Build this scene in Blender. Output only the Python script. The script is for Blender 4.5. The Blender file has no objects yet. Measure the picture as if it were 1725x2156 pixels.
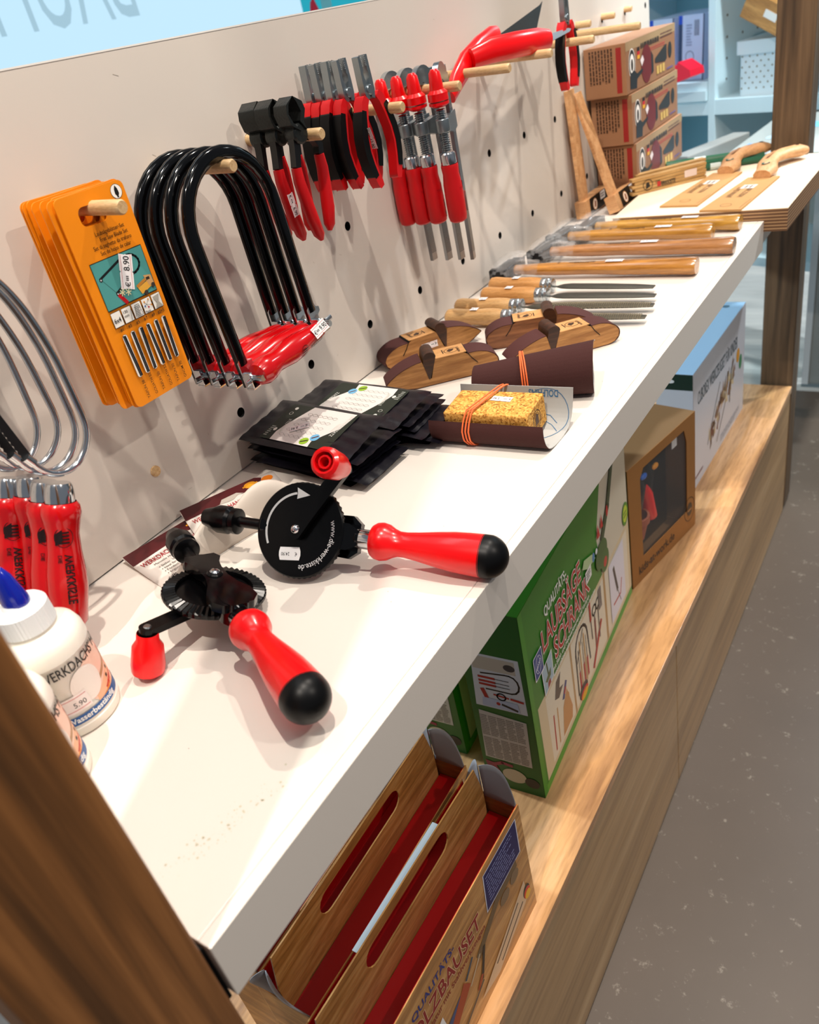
import bpy, bmesh, math, random
from math import sin, cos, pi, radians, sqrt, atan2
from mathutils import Vector, Matrix
from mathutils.geometry import tessellate_polygon
random.seed(7)
S = bpy.context.scene
COL = S.collection
# ---------------------------------------------------------------- camera
CAM = Vector((.7034, 0, .4255))
cam = bpy.data.cameras.new('camera'); camo = bpy.data.objects.new('camera', cam); COL.objects.link(camo)
Rw = [(0.83057437, 0.52210683, -0.19377996), (0.1446436, -0.5382576, -0.83027524), (-0.53779591, 0.66157631, -0.52258238)]
r_, d_, f_ = [Vector(a) for a in Rw]
camo.matrix_world = Matrix(((r_.x, -d_.x, -f_.x, CAM.x), (r_.y, -d_.y, -f_.y, CAM.y), (r_.z, -d_.z, -f_.z, CAM.z), (0, 0, 0, 1)))
cam.sensor_fit = 'HORIZONTAL'; cam.sensor_width = 36; cam.lens = 1644.72 / 1725 * 36
cam.clip_start = .02
cam.dof.use_dof = True; cam.dof.focus_distance = .86; cam.dof.aperture_fstop = 9
S.camera = camo
# ---------------------------------------------------------------- world, lights, exposure
W = bpy.data.worlds.new('world'); S.world = W; W.use_nodes = True
W.node_tree.nodes['Background'].inputs[0].default_value = (.80, .86, .95, 1)
W.node_tree.nodes['Background'].inputs[1].default_value = .20
S.view_settings.view_transform = 'Standard'; S.view_settings.look = 'None'
S.view_settings.exposure = 0.10; S.view_settings.gamma = 1
def spot(name, loc, to, power, color, size=.05, ang=100, blend=.6):
    l = bpy.data.lights.new(name, 'SPOT'); l.energy = power; l.color = color; l.shadow_soft_size = size
    l.spot_size = radians(ang); l.spot_blend = blend
    o = bpy.data.objects.new(name, l); COL.objects.link(o); o.location = loc
    o.rotation_euler = (Vector(to) - Vector(loc)).to_track_quat('-Z', 'Y').to_euler()
    return o
WARM = (1, .905, .80)
spot('ceiling_spot', (.66, .50, 2.25), (.15, .5, .1), 128, WARM, .02)
spot('ceiling_spot', (.58, 1.80, 2.25), (.15, 1.1, .1), 112, WARM, .02)
spot('ceiling_spot', (.58, -.55, 2.2), (.2, .4, .1), 118, WARM, .02)
spot('ceiling_spot', (2.0, .75, 1.7), (.4, .7, -.35), 52, WARM, .03)
spot('cool_spot', (-1.5, .62, .70), (.36, .85, -.5), 170, (.74, .89, 1), .05, 80)
def panel(name, loc, sx, sy, power, color):
    l = bpy.data.lights.new(name, 'AREA'); l.shape = 'RECTANGLE'; l.size = sx; l.size_y = sy; l.energy = power; l.color = color
    o = bpy.data.objects.new(name, l); COL.objects.link(o); o.location = loc
panel('added_highlight_panel', (-.7, .9, 2.6), .25, 1.6, 7, (.85, .94, 1))  # unseen area lamps added to give the chrome its highlights
panel('added_highlight_panel', (1.6, .4, 2.6), .25, 1.6, 8, (.95, .97, 1))
spot('far_spot', (.75, 2.35, 2.0), (0, 3.0, .0), 190, (.78, .94, 1), .05, 75)  # unseen cool lamps added to brighten the far background
spot('far_spot', (1.3, 3.3, 1.8), (0, 3.4, -.6), 190, (.92, .97, 1), .06, 120)
spot('far_spot', (.6, 5.2, 1.8), (0, 4.6, -.9), 150, (.95, .98, 1), .06, 120)
# ---------------------------------------------------------------- helpers
def lin(h):
    h = h.lstrip('#'); c = [int(h[i:i + 2], 16) / 255 for i in (0, 2, 4)]
    return tuple(x / 12.92 if x <= .04045 else ((x + .055) / 1.055) ** 2.4 for x in c) + (1,)
MAT = {}
def mat(name, color, rough=.5, metal=0, bump=0, bscale=200, coat=0, spec=.5, emit=0, alpha=1, trans=0, var=0, vscale=8, ior=1.45, sss=0):
    if name in MAT: return MAT[name]
    m = bpy.data.materials.new(name); m.use_nodes = True; nt = m.node_tree; b = nt.nodes['Principled BSDF']
    c = lin(color); b.inputs['Base Color'].default_value = c
    b.inputs['Roughness'].default_value = rough; b.inputs['Metallic'].default_value = metal
    b.inputs['Coat Weight'].default_value = coat; b.inputs['Coat Roughness'].default_value = .08
    b.inputs['Specular IOR Level'].default_value = spec; b.inputs['Transmission Weight'].default_value = trans; b.inputs['IOR'].default_value = ior
    b.inputs['Alpha'].default_value = alpha
    if sss: b.inputs['Subsurface Weight'].default_value = sss; b.inputs['Subsurface Radius'].default_value = (.01, .008, .006); b.inputs['Subsurface Scale'].default_value = .5
    if emit: b.inputs['Base Color'].default_value = (0, 0, 0, 1); b.inputs['Specular IOR Level'].default_value = 0; b.inputs['Emission Color'].default_value = c; b.inputs['Emission Strength'].default_value = emit
    if bump or var:
        tc = nt.nodes.new('ShaderNodeTexCoord'); n = nt.nodes.new('ShaderNodeTexNoise'); n.inputs['Scale'].default_value = bscale if bump else vscale; n.inputs['Detail'].default_value = 4
        nt.links.new(tc.outputs['Object'], n.inputs['Vector'])
        if bump:
            bp = nt.nodes.new('ShaderNodeBump'); bp.inputs['Strength'].default_value = bump; bp.inputs['Distance'].default_value = .001
            nt.links.new(n.outputs['Fac'], bp.inputs['Height']); nt.links.new(bp.outputs['Normal'], b.inputs['Normal'])
        if var:
            n2 = nt.nodes.new('ShaderNodeTexNoise'); n2.inputs['Scale'].default_value = vscale; n2.inputs['Detail'].default_value = 6
            nt.links.new(tc.outputs['Object'], n2.inputs['Vector'])
            mx = nt.nodes.new('ShaderNodeMix'); mx.data_type = 'RGBA'; mx.inputs['A'].default_value = c; mx.inputs['B'].default_value = tuple(x * (1 - var) for x in c[:3]) + (1,)
            nt.links.new(n2.outputs['Fac'], mx.inputs['Factor']); nt.links.new(mx.outputs['Result'], b.inputs['Base Color'])
    MAT[name] = m; return m
def wood(name, ca, cb, scale=(40, 3, 40), rough=.45, coat=0, cc=None, bump=.15, contrast=(.35, .68), rot=(0, 0, 0), fine=1.0):
    if name in MAT: return MAT[name]
    m = bpy.data.materials.new(name); m.use_nodes = True; nt = m.node_tree; b = nt.nodes['Principled BSDF']
    b.inputs['Roughness'].default_value = rough; b.inputs['Coat Weight'].default_value = coat; b.inputs['Coat Roughness'].default_value = .12
    tc = nt.nodes.new('ShaderNodeTexCoord'); mp = nt.nodes.new('ShaderNodeMapping'); mp.inputs['Scale'].default_value = scale; mp.inputs['Rotation'].default_value = rot
    n = nt.nodes.new('ShaderNodeTexNoise'); n.inputs['Scale'].default_value = 1; n.inputs['Detail'].default_value = 5; n.inputs['Distortion'].default_value = .6
    r = nt.nodes.new('ShaderNodeValToRGB'); e = r.color_ramp.elements
    e[0].position = contrast[0]; e[0].color = lin(cb); e[1].position = contrast[1]; e[1].color = lin(ca)
    if cc: x = e.new((contrast[0] + contrast[1]) / 2); x.color = lin(cc)
    mp2 = nt.nodes.new('ShaderNodeMapping'); mp2.inputs['Scale'].default_value = [s * 7 for s in scale]; mp2.inputs['Rotation'].default_value = rot
    n2 = nt.nodes.new('ShaderNodeTexNoise'); n2.inputs['Scale'].default_value = 1; n2.inputs['Detail'].default_value = 3
    nt.links.new(tc.outputs['Object'], mp.inputs['Vector']); nt.links.new(tc.outputs['Object'], mp2.inputs['Vector'])
    nt.links.new(mp.outputs['Vector'], n.inputs['Vector']); nt.links.new(mp2.outputs['Vector'], n2.inputs['Vector'])
    nt.links.new(n.outputs['Fac'], r.inputs['Fac'])
    mx = nt.nodes.new('ShaderNodeMix'); mx.data_type = 'RGBA'; mx.blend_type = 'MULTIPLY'; mx.inputs['Factor'].default_value = .35 * fine
    nt.links.new(r.outputs['Color'], mx.inputs['A'])
    r2 = nt.nodes.new('ShaderNodeValToRGB'); r2.color_ramp.elements[0].position = .35; r2.color_ramp.elements[0].color = (.45, .4, .36, 1); r2.color_ramp.elements[1].position = .55; r2.color_ramp.elements[1].color = (1, 1, 1, 1)
    nt.links.new(n2.outputs['Fac'], r2.inputs['Fac']); nt.links.new(r2.outputs['Color'], mx.inputs['B'])
    nt.links.new(mx.outputs['Result'], b.inputs['Base Color'])
    if bump:
        bp = nt.nodes.new('ShaderNodeBump'); bp.inputs['Strength'].default_value = bump; bp.inputs['Distance'].default_value = .001
        nt.links.new(n2.outputs['Fac'], bp.inputs['Height']); nt.links.new(bp.outputs['Normal'], b.inputs['Normal'])
    MAT[name] = m; return m
def ink(c, rough=.45):
    return mat('print_' + c.lstrip('#') + ('' if rough == .45 else '_s%d' % (rough * 100)), c, rough)
def frame(o, x, y=None, z=None):
    o = Vector(o); x = Vector(x).normalized()
    if y is not None: y = Vector(y); y = (y - x * x.dot(y)).normalized(); z = x.cross(y)
    else: z = Vector(z); z = (z - x * x.dot(z)).normalized(); y = z.cross(x)
    return Matrix(((x.x, y.x, z.x, o.x), (x.y, y.y, z.y, o.y), (x.z, y.z, z.z, o.z), (0, 0, 0, 1)))
def axis(o, z):  # frame with local z along given direction
    z = Vector(z).normalized(); a = Vector((0, 0, 1)) if abs(z.z) < .9 else Vector((1, 0, 0))
    return frame(o, a.cross(z), None, z) if True else None
T = Matrix.Translation
class MB:
    def __init__(s): s.v = []; s.f = []; s.m = []; s.M = Matrix()
    def add(s, vs, fs, mi=0, M=None):
        M = s.M @ M if M is not None else s.M
        o = len(s.v); s.v += [M @ Vector(v) for v in vs]; s.f += [[o + i for i in f] for f in fs]; s.m += [mi] * len(fs); return s
    def box(s, a, b, mi=0, M=None):
        x0, y0, z0 = a; x1, y1, z1 = b
        v = [(x0, y0, z0), (x1, y0, z0), (x1, y1, z0), (x0, y1, z0), (x0, y0, z1), (x1, y0, z1), (x1, y1, z1), (x0, y1, z1)]
        return s.add(v, [(0, 3, 2, 1), (4, 5, 6, 7), (0, 1, 5, 4), (1, 2, 6, 5), (2, 3, 7, 6), (3, 0, 4, 7)], mi, M)
    def prism(s, poly, z0, z1, mi=0, M=None, ms=None, holes=()):
        ms = mi if ms is None else ms
        if sum(a[0] * b[1] - b[0] * a[1] for a, b in zip(poly, poly[1:] + poly[:1])) < 0: poly = poly[::-1]
        loops = [poly] + [h if sum(a[0] * b[1] - b[0] * a[1] for a, b in zip(h, h[1:] + h[:1])) < 0 else h[::-1] for h in holes]
        tris = tessellate_polygon([[Vector((p[0], p[1], 0)) for p in l] for l in loops])
        allp = [p for l in loops for p in l]; n = len(allp)
        vs = [(p[0], p[1], z0) for p in allp] + [(p[0], p[1], z1) for p in allp]
        up = []; dn = []
        for t in tris:
            a, b, c = [allp[i] for i in t]
            if (b[0] - a[0]) * (c[1] - a[1]) - (b[1] - a[1]) * (c[0] - a[0]) < 0: t = t[::-1]
            up.append([i + n for i in t]); dn.append(list(t)[::-1])
        s.add(vs, up + dn, mi, M)
        o = 0; side = []
        for l in loops:
            k = len(l)
            for i in range(k): j = (i + 1) % k; side.append((o + i, o + j, n + o + j, n + o + i))
            o += k
        return s.add(vs, side, ms, M)
    def lathe(s, prof, n=24, mi=0, M=None, cap=True, sq=(1, 1), facet=None):
        vs = []; fs = []
        for r, z in prof:
            for i in range(n):
                a = 2 * pi * i / n; rr = r * (facet(a, z) if facet else 1)
                vs.append((rr * cos(a) * sq[0], rr * sin(a) * sq[1], z))
        for k in range(len(prof) - 1):
            for i in range(n): j = (i + 1) % n; fs.append((k * n + i, k * n + j, (k + 1) * n + j, (k + 1) * n + i))
        if cap: fs += [list(range(n))[::-1], [(len(prof) - 1) * n + i for i in range(n)]]
        return s.add(vs, fs, mi, M)
    def tube(s, pts, r, n=12, mi=0, closed=False, sq=None, up=None, M=None, cap=True):
        pts = [Vector(p) for p in pts]; K = len(pts); vs = []; fs = []
        rs = r if isinstance(r, (list, tuple)) else [r] * K
        ref = Vector(up) if up else None; prev = None
        for k, p in enumerate(pts):
            t = (pts[(k + 1) % K] - pts[k - 1]) if closed else (pts[min(k + 1, K - 1)] - pts[max(k - 1, 0)])
            t.normalize()
            if ref: a = ref - t * t.dot(ref)
            elif prev is not None: a = prev - t * t.dot(prev)
            else: q = Vector((0, 0, 1)) if abs(t.z) < .9 else Vector((1, 0, 0)); a = q - t * t.dot(q)
            a.normalize(); prev = a; b = t.cross(a)
            sa, sb = sq if sq else (1, 1)
            for i in range(n):
                an = 2 * pi * i / n; vs.append(p + a * (rs[k] * sa * cos(an)) + b * (rs[k] * sb * sin(an)))
        R = K if closed else K - 1
        for k in range(R):
            for i in range(n):
                j = (i + 1) % n; k2 = (k + 1) % K; fs.append((k * n + i, k * n + j, k2 * n + j, k2 * n + i))
        if not closed and cap: fs += [list(range(n))[::-1], [(K - 1) * n + i for i in range(n)]]
        return s.add(vs, fs, mi, M)
    def sphere(s, c, r, n=20, mi=0, M=None):
        prof = [(max(r[0] * sin(pi * k / n), 1e-5), -r[2] * cos(pi * k / n)) for k in range(n + 1)]
        return s.lathe(prof, n + 4, mi, (M or Matrix()) @ T(c), sq=(1, r[1] / r[0]))
    def grid(s, fn, nu, nv, mi=0, M=None):
        vs = [fn(i / nu, j / nv) for j in range(nv + 1) for i in range(nu + 1)]
        fs = [(j * (nu + 1) + i, j * (nu + 1) + i + 1, (j + 1) * (nu + 1) + i + 1, (j + 1) * (nu + 1) + i) for j in range(nv) for i in range(nu)]
        return s.add(vs, fs, mi, M)
    def build(s, name, mats, parent=None, smooth=True, bevel=0, seg=2, solid=0, ang=35):
        me = bpy.data.meshes.new(name); me.from_pydata([tuple(v) for v in s.v], [], s.f)
        mats = mats if isinstance(mats, (list, tuple)) else [mats]
        for m in mats: me.materials.append(m)
        me.polygons.foreach_set('material_index', s.m)
        me.polygons.foreach_set('use_smooth', [smooth] * len(s.f))
        me.update()
        if smooth: me.set_sharp_from_angle(angle=radians(ang))
        o = bpy.data.objects.new(name, me); COL.objects.link(o)
        if parent: o.parent = parent
        if solid: md = o.modifiers.new('solid', 'SOLIDIFY'); md.thickness = solid; md.offset = 0
        if bevel: md = o.modifiers.new('bevel', 'BEVEL'); md.width = bevel; md.segments = seg; md.limit_method = 'ANGLE'; md.angle_limit = radians(40)
        return o
def thing(name, label, cat, loc=(0, 0, 0), rz=0, group=None, M=None):
    o = bpy.data.objects.new(name, None); COL.objects.link(o); o.empty_display_size = .02
    if M is not None: o.matrix_world = M
    else: o.location = loc; o.rotation_euler = (0, 0, rz)
    o['label'] = label; o['category'] = cat
    if group: o['group'] = group
    return o
def tag(o, label, cat, group=None):
    o['label'] = label; o['category'] = cat
    if group: o['group'] = group
    return o
def struct(o): o['kind'] = 'structure'; return o
def dup(root, M, label=None, group=None, skip=()):
    r = root.copy(); COL.objects.link(r); r.matrix_world = M
    if label: r['label'] = label
    if group: r['group'] = group
    for ch in list(root.children):
        if ch.name.split('.')[0] in skip: continue
        c = ch.copy(); COL.objects.link(c); c.parent = r
        for g in ch.children:
            if g.name.split('.')[0] in skip: continue
            d = g.copy(); COL.objects.link(d); d.parent = c
    return r
GL = {}
def glyph(txt, bold):
    if (txt, bold) in GL: return GL[(txt, bold)]
    cu = bpy.data.curves.new('t', 'FONT'); cu.body = txt; cu.size = 1; cu.resolution_u = 3; cu.offset = bold; cu.fill_mode = 'FRONT'
    o = bpy.data.objects.new('t', cu); me = o.to_mesh()
    r = ([(v.co.x, v.co.y) for v in me.vertices], [list(p.vertices) for p in me.polygons])
    o.to_mesh_clear(); bpy.data.objects.remove(o); bpy.data.curves.remove(cu)
    GL[(txt, bold)] = r; return r
class Art:
    """flat printed artwork: a stack of coloured shapes in (u, v), mapped to a surface"""
    def __init__(s, lift=2e-4, step=3e-5): s.mb = MB(); s.cols = []; s.h = lift; s.step = step
    def _c(s, c):
        if c not in s.cols: s.cols.append(c)
        return s.cols.index(c)
    def _n(s): s.h += s.step; return s.h
    def poly(s, pts, c, hold=False):
        h = s.h if hold else s._n()
        tr = tessellate_polygon([[Vector((p[0], p[1], 0)) for p in pts]]); fs = []
        for t in tr:
            a, b, d = [pts[i] for i in t]
            fs.append(t if (b[0] - a[0]) * (d[1] - a[1]) - (b[1] - a[1]) * (d[0] - a[0]) > 0 else t[::-1])
        s.mb.add([(p[0], p[1], h) for p in pts], fs, s._c(c)); return s
    def rect(s, u0, v0, u1, v1, c, hold=False): return s.poly([(u0, v0), (u1, v0), (u1, v1), (u0, v1)], c, hold)
    def rects(s, rs, c):
        s._n()
        for r in rs: s.rect(*r, c, hold=True)
        return s
    def circ(s, u, v, r, c, rv=None, n=28, hold=False): rv = rv or r; return s.poly([(u + r * cos(2 * pi * i / n), v + rv * sin(2 * pi * i / n)) for i in range(n)], c, hold)
    def line(s, pts, w, c, hold=False):
        if not hold: s._n()
        for a, b in zip(pts, pts[1:]):
            dx, dy = b[0] - a[0], b[1] - a[1]; l = sqrt(dx * dx + dy * dy) or 1; nx, ny = -dy / l * w / 2, dx / l * w / 2
            ex, ey = dx / l * w * .3, dy / l * w * .3
            s.poly([(a[0] + nx - ex, a[1] + ny - ey), (a[0] - nx - ex, a[1] - ny - ey), (b[0] - nx + ex, b[1] - ny + ey), (b[0] + nx + ex, b[1] + ny + ey)], c, True)
        return s
    def ring(s, u, v, r, w, c, n=28, rv=None):
        rv = rv or r; return s.line([(u + r * cos(2 * pi * i / n), v + rv * sin(2 * pi * i / n)) for i in range(n + 1)], w, c)
    def text(s, u, v, size, txt, c, al='l', rot=0, bold=0, sx=1, warp=None):
        vs, fs = glyph(txt, bold)
        if not vs: return s
        w = max(p[0] for p in vs); o = {'l': 0, 'c': -w / 2, 'r': -w}[al]; h = s._n(); ca, sa = cos(rot), sin(rot); P = []
        for x, y in vs:
            x = (x + o) * size * sx; y = y * size
            if warp: q = warp(x, y); P.append((q[0], q[1], h))
            else: P.append((u + x * ca - y * sa, v + x * sa + y * ca, h))
        s.mb.add(P, fs, s._c(c)); return s
    def greek(s, u0, v0, u1, v1, rows, c, cols=1, duty=.55, seed=1):  # unreadably small print
        rnd = random.Random(seed); s._n(); cw = (u1 - u0) / cols
        for k in range(cols):
            for j in range(rows):
                y = v1 - (v1 - v0) * (j + .5) / rows; hh = (v1 - v0) / rows * duty / 2; x = u0 + k * cw; end = u0 + (k + 1) * cw - cw * (.08 + .25 * rnd.random() * (rnd.random() < .4))
                while x < end:
                    l = cw * (.05 + .1 * rnd.random()); s.rect(x, y - hh, min(x + l, end), y + hh, c, hold=True); x += l + cw * .02
        return s
    def build(s, M=None, parent=None, name='printed_label', fn=None, sub=0, rough=.45):
        if sub:
            bm = bmesh.new(); vv = [bm.verts.new(v) for v in s.mb.v]; 
            for f, mi in zip(s.mb.f, s.mb.m):
                try: q = bm.faces.new([vv[i] for i in f]); q.material_index = mi
                except ValueError: pass
            for _ in range(3):
                ed = [e for e in bm.edges if e.calc_length() > sub]
                if not ed: break
                bmesh.ops.subdivide_edges(bm, edges=ed, cuts=2)
                bmesh.ops.triangulate(bm, faces=[f for f in bm.faces if len(f.verts) > 4])
            bm.verts.index_update(); s.mb.v = [v.co.copy() for v in bm.verts]; s.mb.f = [[v.index for v in f.verts] for f in bm.faces]; s.mb.m = [f.material_index for f in bm.faces]; bm.free()
        if fn: s.mb.v = [Vector(fn(*v)) for v in s.mb.v]
        if M is not None: s.mb.v = [M @ v for v in s.mb.v]
        return s.mb.build(name, [ink(c, rough) for c in s.cols], parent, smooth=False)
def sticker(parent, M, txt, w=.026, h=.012, name='price_sticker', frame_=True, pre=True):
    a = Art(lift=3e-4); n = .0011
    a.poly([(-w / 2, -h / 2), (-n, -h / 2), (0, -h / 2 + n), (n, -h / 2), (w / 2, -h / 2), (w / 2 - n * .6, -n), (w / 2, 0), (w / 2 - n * .6, n), (w / 2, h / 2), (n, h / 2), (0, h / 2 - n), (-n, h / 2), (-w / 2, h / 2), (-w / 2 + n * .6, 0)], '#f2eeee')
    if frame_: a.rects([(-w / 2 + .0008, h / 2 - .0022, w / 2 - .0008, h / 2 - .0018), (-w / 2 + .0008, -h / 2 + .0018, w / 2 - .0008, -h / 2 + .0022)], '#c2474c')
    if pre: a.text(-w * .44, -h * .22, h * .52, '€', '#151515', bold=.01); a.rects([(-w * .25 + k * .0016, -h * .12, -w * .25 + k * .0016 + .0009, h * .08) for k in range(3)], '#333333')
    a.text(w * .44, -h * .24, h * .62, txt, '#151515', 'r', bold=.01, sx=.85)
    return a.build(M, parent, name)
def arc(cx, cy, r, a0, a1, n=10): return [(cx + r * cos(radians(a0 + (a1 - a0) * i / n)), cy + r * sin(radians(a0 + (a1 - a0) * i / n))) for i in range(n + 1)]
def rrect(x0, y0, x1, y1, r, n=5):
    return arc(x1 - r, y0 + r, r, -90, 0, n) + arc(x1 - r, y1 - r, r, 0, 90, n) + arc(x0 + r, y1 - r, r, 90, 180, n) + arc(x0 + r, y0 + r, r, 180, 270, n)
# common materials
CHROME = mat('chrome', '#d5d8dc', .14, 1); STEEL = mat('brushed_steel', '#a9adb0', .3, 1); ZINC = mat('zinc_steel', '#b9c0c4', .25, 1)
REDP = mat('red_plastic', '#e8050c', .28, coat=.2); REDH = mat('red_lacquer', '#c4040c', .22, coat=.5); REDG = mat('red_grip', '#cc0a12', .4)
BLKP = mat('black_plastic', '#050506', .25, spec=.28); BLKG = mat('black_grip', '#060607', .38, spec=.25); BLKE = mat('black_enamel', '#030304', .10, spec=.35, coat=.15)
PEGW = wood('peg_wood', '#dbbb8e', '#c39c69', (300, 300, 30), .55, bump=.1)
WHT = mat('white_laminate', '#e2d9cf', .30, bump=.04, bscale=500); WHTE = mat('white_edge', '#e0d8ce', .4)
WALLW = mat('white_laminate_shaded', '#d3cac0', .36, bump=.04, bscale=500)  # same white laminate, darkened to paint the weaker light on the panel
DARK = mat('dark_gap', '#0a0a0a', .9)
OAK = wood('light_oak_laminate', '#dcae82', '#a57a54', (26, 3.0, 26), .24, cc='#cb9a68', contrast=(.34, .66), fine=1.0)
OAKF = wood('light_oak_front', '#c9a87e', '#9a7c5a', (6, .9, 14), .42, cc='#b8946a', contrast=(.3, .7), fine=.8)
POST = wood('walnut_post', '#a06a3a', '#5a3a1e', (55, 55, 2.2), .42, cc='#84552c', contrast=(.35, .66), fine=.6)
POST2 = wood('walnut_post_shaded', '#6b543c', '#3c2e20', (55, 55, 2.2), .45, cc='#57432f', contrast=(.35, .66), fine=.6)  # same kind of post wood, greyed and darkened to paint its dimmer light
KRAFT = mat('kraft_card', '#a8733c', .75, bump=.05, bscale=900, var=.12, vscale=60)
# ================================================================ SETTING
ZF, ZC = -.90, -.523
def floor_mat():
    m = mat('concrete_floor', '#5c5046', .42, var=.3, vscale=5, bump=.12, bscale=60); nt = m.node_tree; b = nt.nodes['Principled BSDF']
    src = b.inputs['Base Color'].links[0].from_socket; tc = [n for n in nt.nodes if n.type == 'TEX_COORD'][0]
    n = nt.nodes.new('ShaderNodeTexNoise'); n.inputs['Scale'].default_value = 42; n.inputs['Detail'].default_value = 8; n.inputs['Roughness'].default_value = .75
    r = nt.nodes.new('ShaderNodeValToRGB'); r.color_ramp.elements[0].position = .60; r.color_ramp.elements[0].color = (0, 0, 0, 1); r.color_ramp.elements[1].position = .68; r.color_ramp.elements[1].color = (.38, .38, .38, 1)
    mx = nt.nodes.new('ShaderNodeMix'); mx.data_type = 'RGBA'; mx.inputs['B'].default_value = lin('#b9b0a2')
    nt.links.new(tc.outputs['Object'], n.inputs['Vector']); nt.links.new(n.outputs['Fac'], r.inputs['Fac']); nt.links.new(r.outputs['Color'], mx.inputs['Factor'])
    nt.links.new(src, mx.inputs['A']); nt.links.new(mx.outputs['Result'], b.inputs['Base Color']); return m
struct(MB().box((-4, -2.5, ZF - .05), (4.5, 2.72, ZF)).build('floor', floor_mat(), smooth=False))
PLANK = wood('pale_floor_planks', '#dad9d3', '#b4b6b3', (1.2, 9, 1), .35, fine=.5)
struct(MB().box((-4, 2.72, ZF - .05), (4.5, 8, ZF + .001)).build('floor', PLANK, smooth=False))
struct(MB().box((-4, 8, ZF), (4.5, 8.1, 2.6)).build('wall_back', mat('pale_blue_wall', '#bcd6e0', .7), smooth=False))
tp = thing('glass_partition', 'grey frosted glass partition standing on the floor behind the far post', 'partition', (.9, 2.76, ZF))
MB().box((-.57, -.006, .012), (.9, .006, 1.5)).build('glass_panel', mat('frosted_panel', '#8f9390', .3, alpha=.82), tp, smooth=False)
MB().box((-.59, -.012, .012), (-.57, .012, 1.5)).build('edge_profile', mat('pale_edge', '#c3c8ca', .3), tp, smooth=False)
MB().box((-.59, -.012, 0), (.9, .012, .012)).build('base_rail', mat('rail_grey', '#67767c', .4), tp, smooth=False)

# ---- pegboard back panel
PY = [.448 + .1425 * k for k in range(-3, 13)]
pb = thing('pegboard_panel', 'long white back panel with rows of round black holes standing on the shelf', 'pegboard', (0, 0, 0))
rows = [(.067, PY), (.2075, PY), (.347, PY)]
holes = []; HR = .0062
for z, ys in rows:
    for y in ys:
        if -.0 < y < 2.18: holes.append((y, z))
FR = Matrix(((0, 0, 1, 0), (1, 0, 0, 0), (0, 1, 0, 0), (0, 0, 0, 1)))   # local (u,v,h) -> (y,z,x)
hl = [[(y + HR * cos(2 * pi * i / 20), z + HR * sin(2 * pi * i / 20)) for i in range(20)] for y, z in holes]
MB().prism([(-.2, .002), (2.185, .002), (2.185, .457), (-.2, .457)], -.016, 0, 0, FR, 1, hl).build('board', [WALLW, DARK], pb, smooth=False)
MB().box((-.020, -.2, .002), (-.0161, 2.185, .457)).build('hole_shade_sheet', DARK, pb, smooth=False)  # black sheet behind the through holes paints their shade
MB().box((-.0205, -.2, .457), (.0003, 2.185, .4585)).build('edge_strip', mat('white_edge_band', '#eae6df', .3), pb, smooth=False)
a = Art()
rnd = random.Random(3)
# ---- shelf
SH = thing('display_shelf', 'thick white shelf board carrying the hand tools below the pegboard', 'shelf', (0, .103, 0))
MB().box((-.02, 0, -.053), (.389, 1.45, 0)).box((.3893, 0, -.053), (.40, 1.45, -.0001)).build('board', WHT, SH, smooth=False, bevel=.0006)
sb = thing('return_shelf', 'short white shelf piece behind the long shelf beside the plywood board', 'shelf', (0, 1.5555, 0))
MB().prism([(-.02, 0), (.39, 0), (.39, .39), (-.02, .39)], -.055, -.0205).prism([(-.02, 0), (.115, 0), (.098, .5), (-.02, .5)], -.0204, -.0002).build('board', WHT, sb, smooth=False)
# stains on the white shelf
a = Art(lift=1e-4); rs = random.Random(5)
for k in range(130):
    t = rs.random(); u = .335 + .03 * t + rs.gauss(0, .005); v = .13 + .085 * t + rs.gauss(0, .008)
    a.circ(u, v, .0002 + .0009 * rs.random() ** 3, '#c6c0a6', n=6, hold=True)
for k in range(24): a.circ(.02 + .36 * rs.random(), .15 + rs.random() * 1.2, .0004, '#4b4640', n=6, hold=True)
a.build(T((0, -.103, 0)), SH, 'glue_stains')
# ---- plywood board
PLY = mat('birch_face', '#efe0c8', .5, var=.12, vscale=6)
def ply_edge():
    m = mat('plywood_edge', '#a07c58', .7); nt = m.node_tree; b = nt.nodes['Principled BSDF']
    tc = nt.nodes.new('ShaderNodeTexCoord'); sx = nt.nodes.new('ShaderNodeSeparateXYZ'); mt = nt.nodes.new('ShaderNodeMath'); mt.operation = 'MULTIPLY'; mt.inputs[1].default_value = 1100
    sn = nt.nodes.new('ShaderNodeMath'); sn.operation = 'SINE'; r = nt.nodes.new('ShaderNodeValToRGB'); r.color_ramp.elements[0].color = lin('#6a4a32'); r.color_ramp.elements[1].color = lin('#b99268'); r.color_ramp.elements[0].position = .3; r.color_ramp.elements[1].position = .7
    nt.links.new(tc.outputs['Object'], sx.inputs[0]); nt.links.new(sx.outputs['Z'], mt.inputs[0]); nt.links.new(mt.outputs[0], sn.inputs[0]); nt.links.new(sn.outputs[0], r.inputs['Fac']); nt.links.new(r.outputs['Color'], b.inputs['Base Color']); return m
pw = MB().prism([(.118, 1.5565), (.4385, 1.5565), (.449, 1.975), (.105, 2.03)], -.0203, .0195, 0, None, 1).build('plywood_board', [PLY, ply_edge()], smooth=False)
tag(pw, 'thick birch plywood board with layered edge at the far end of the shelf', 'board')
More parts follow.
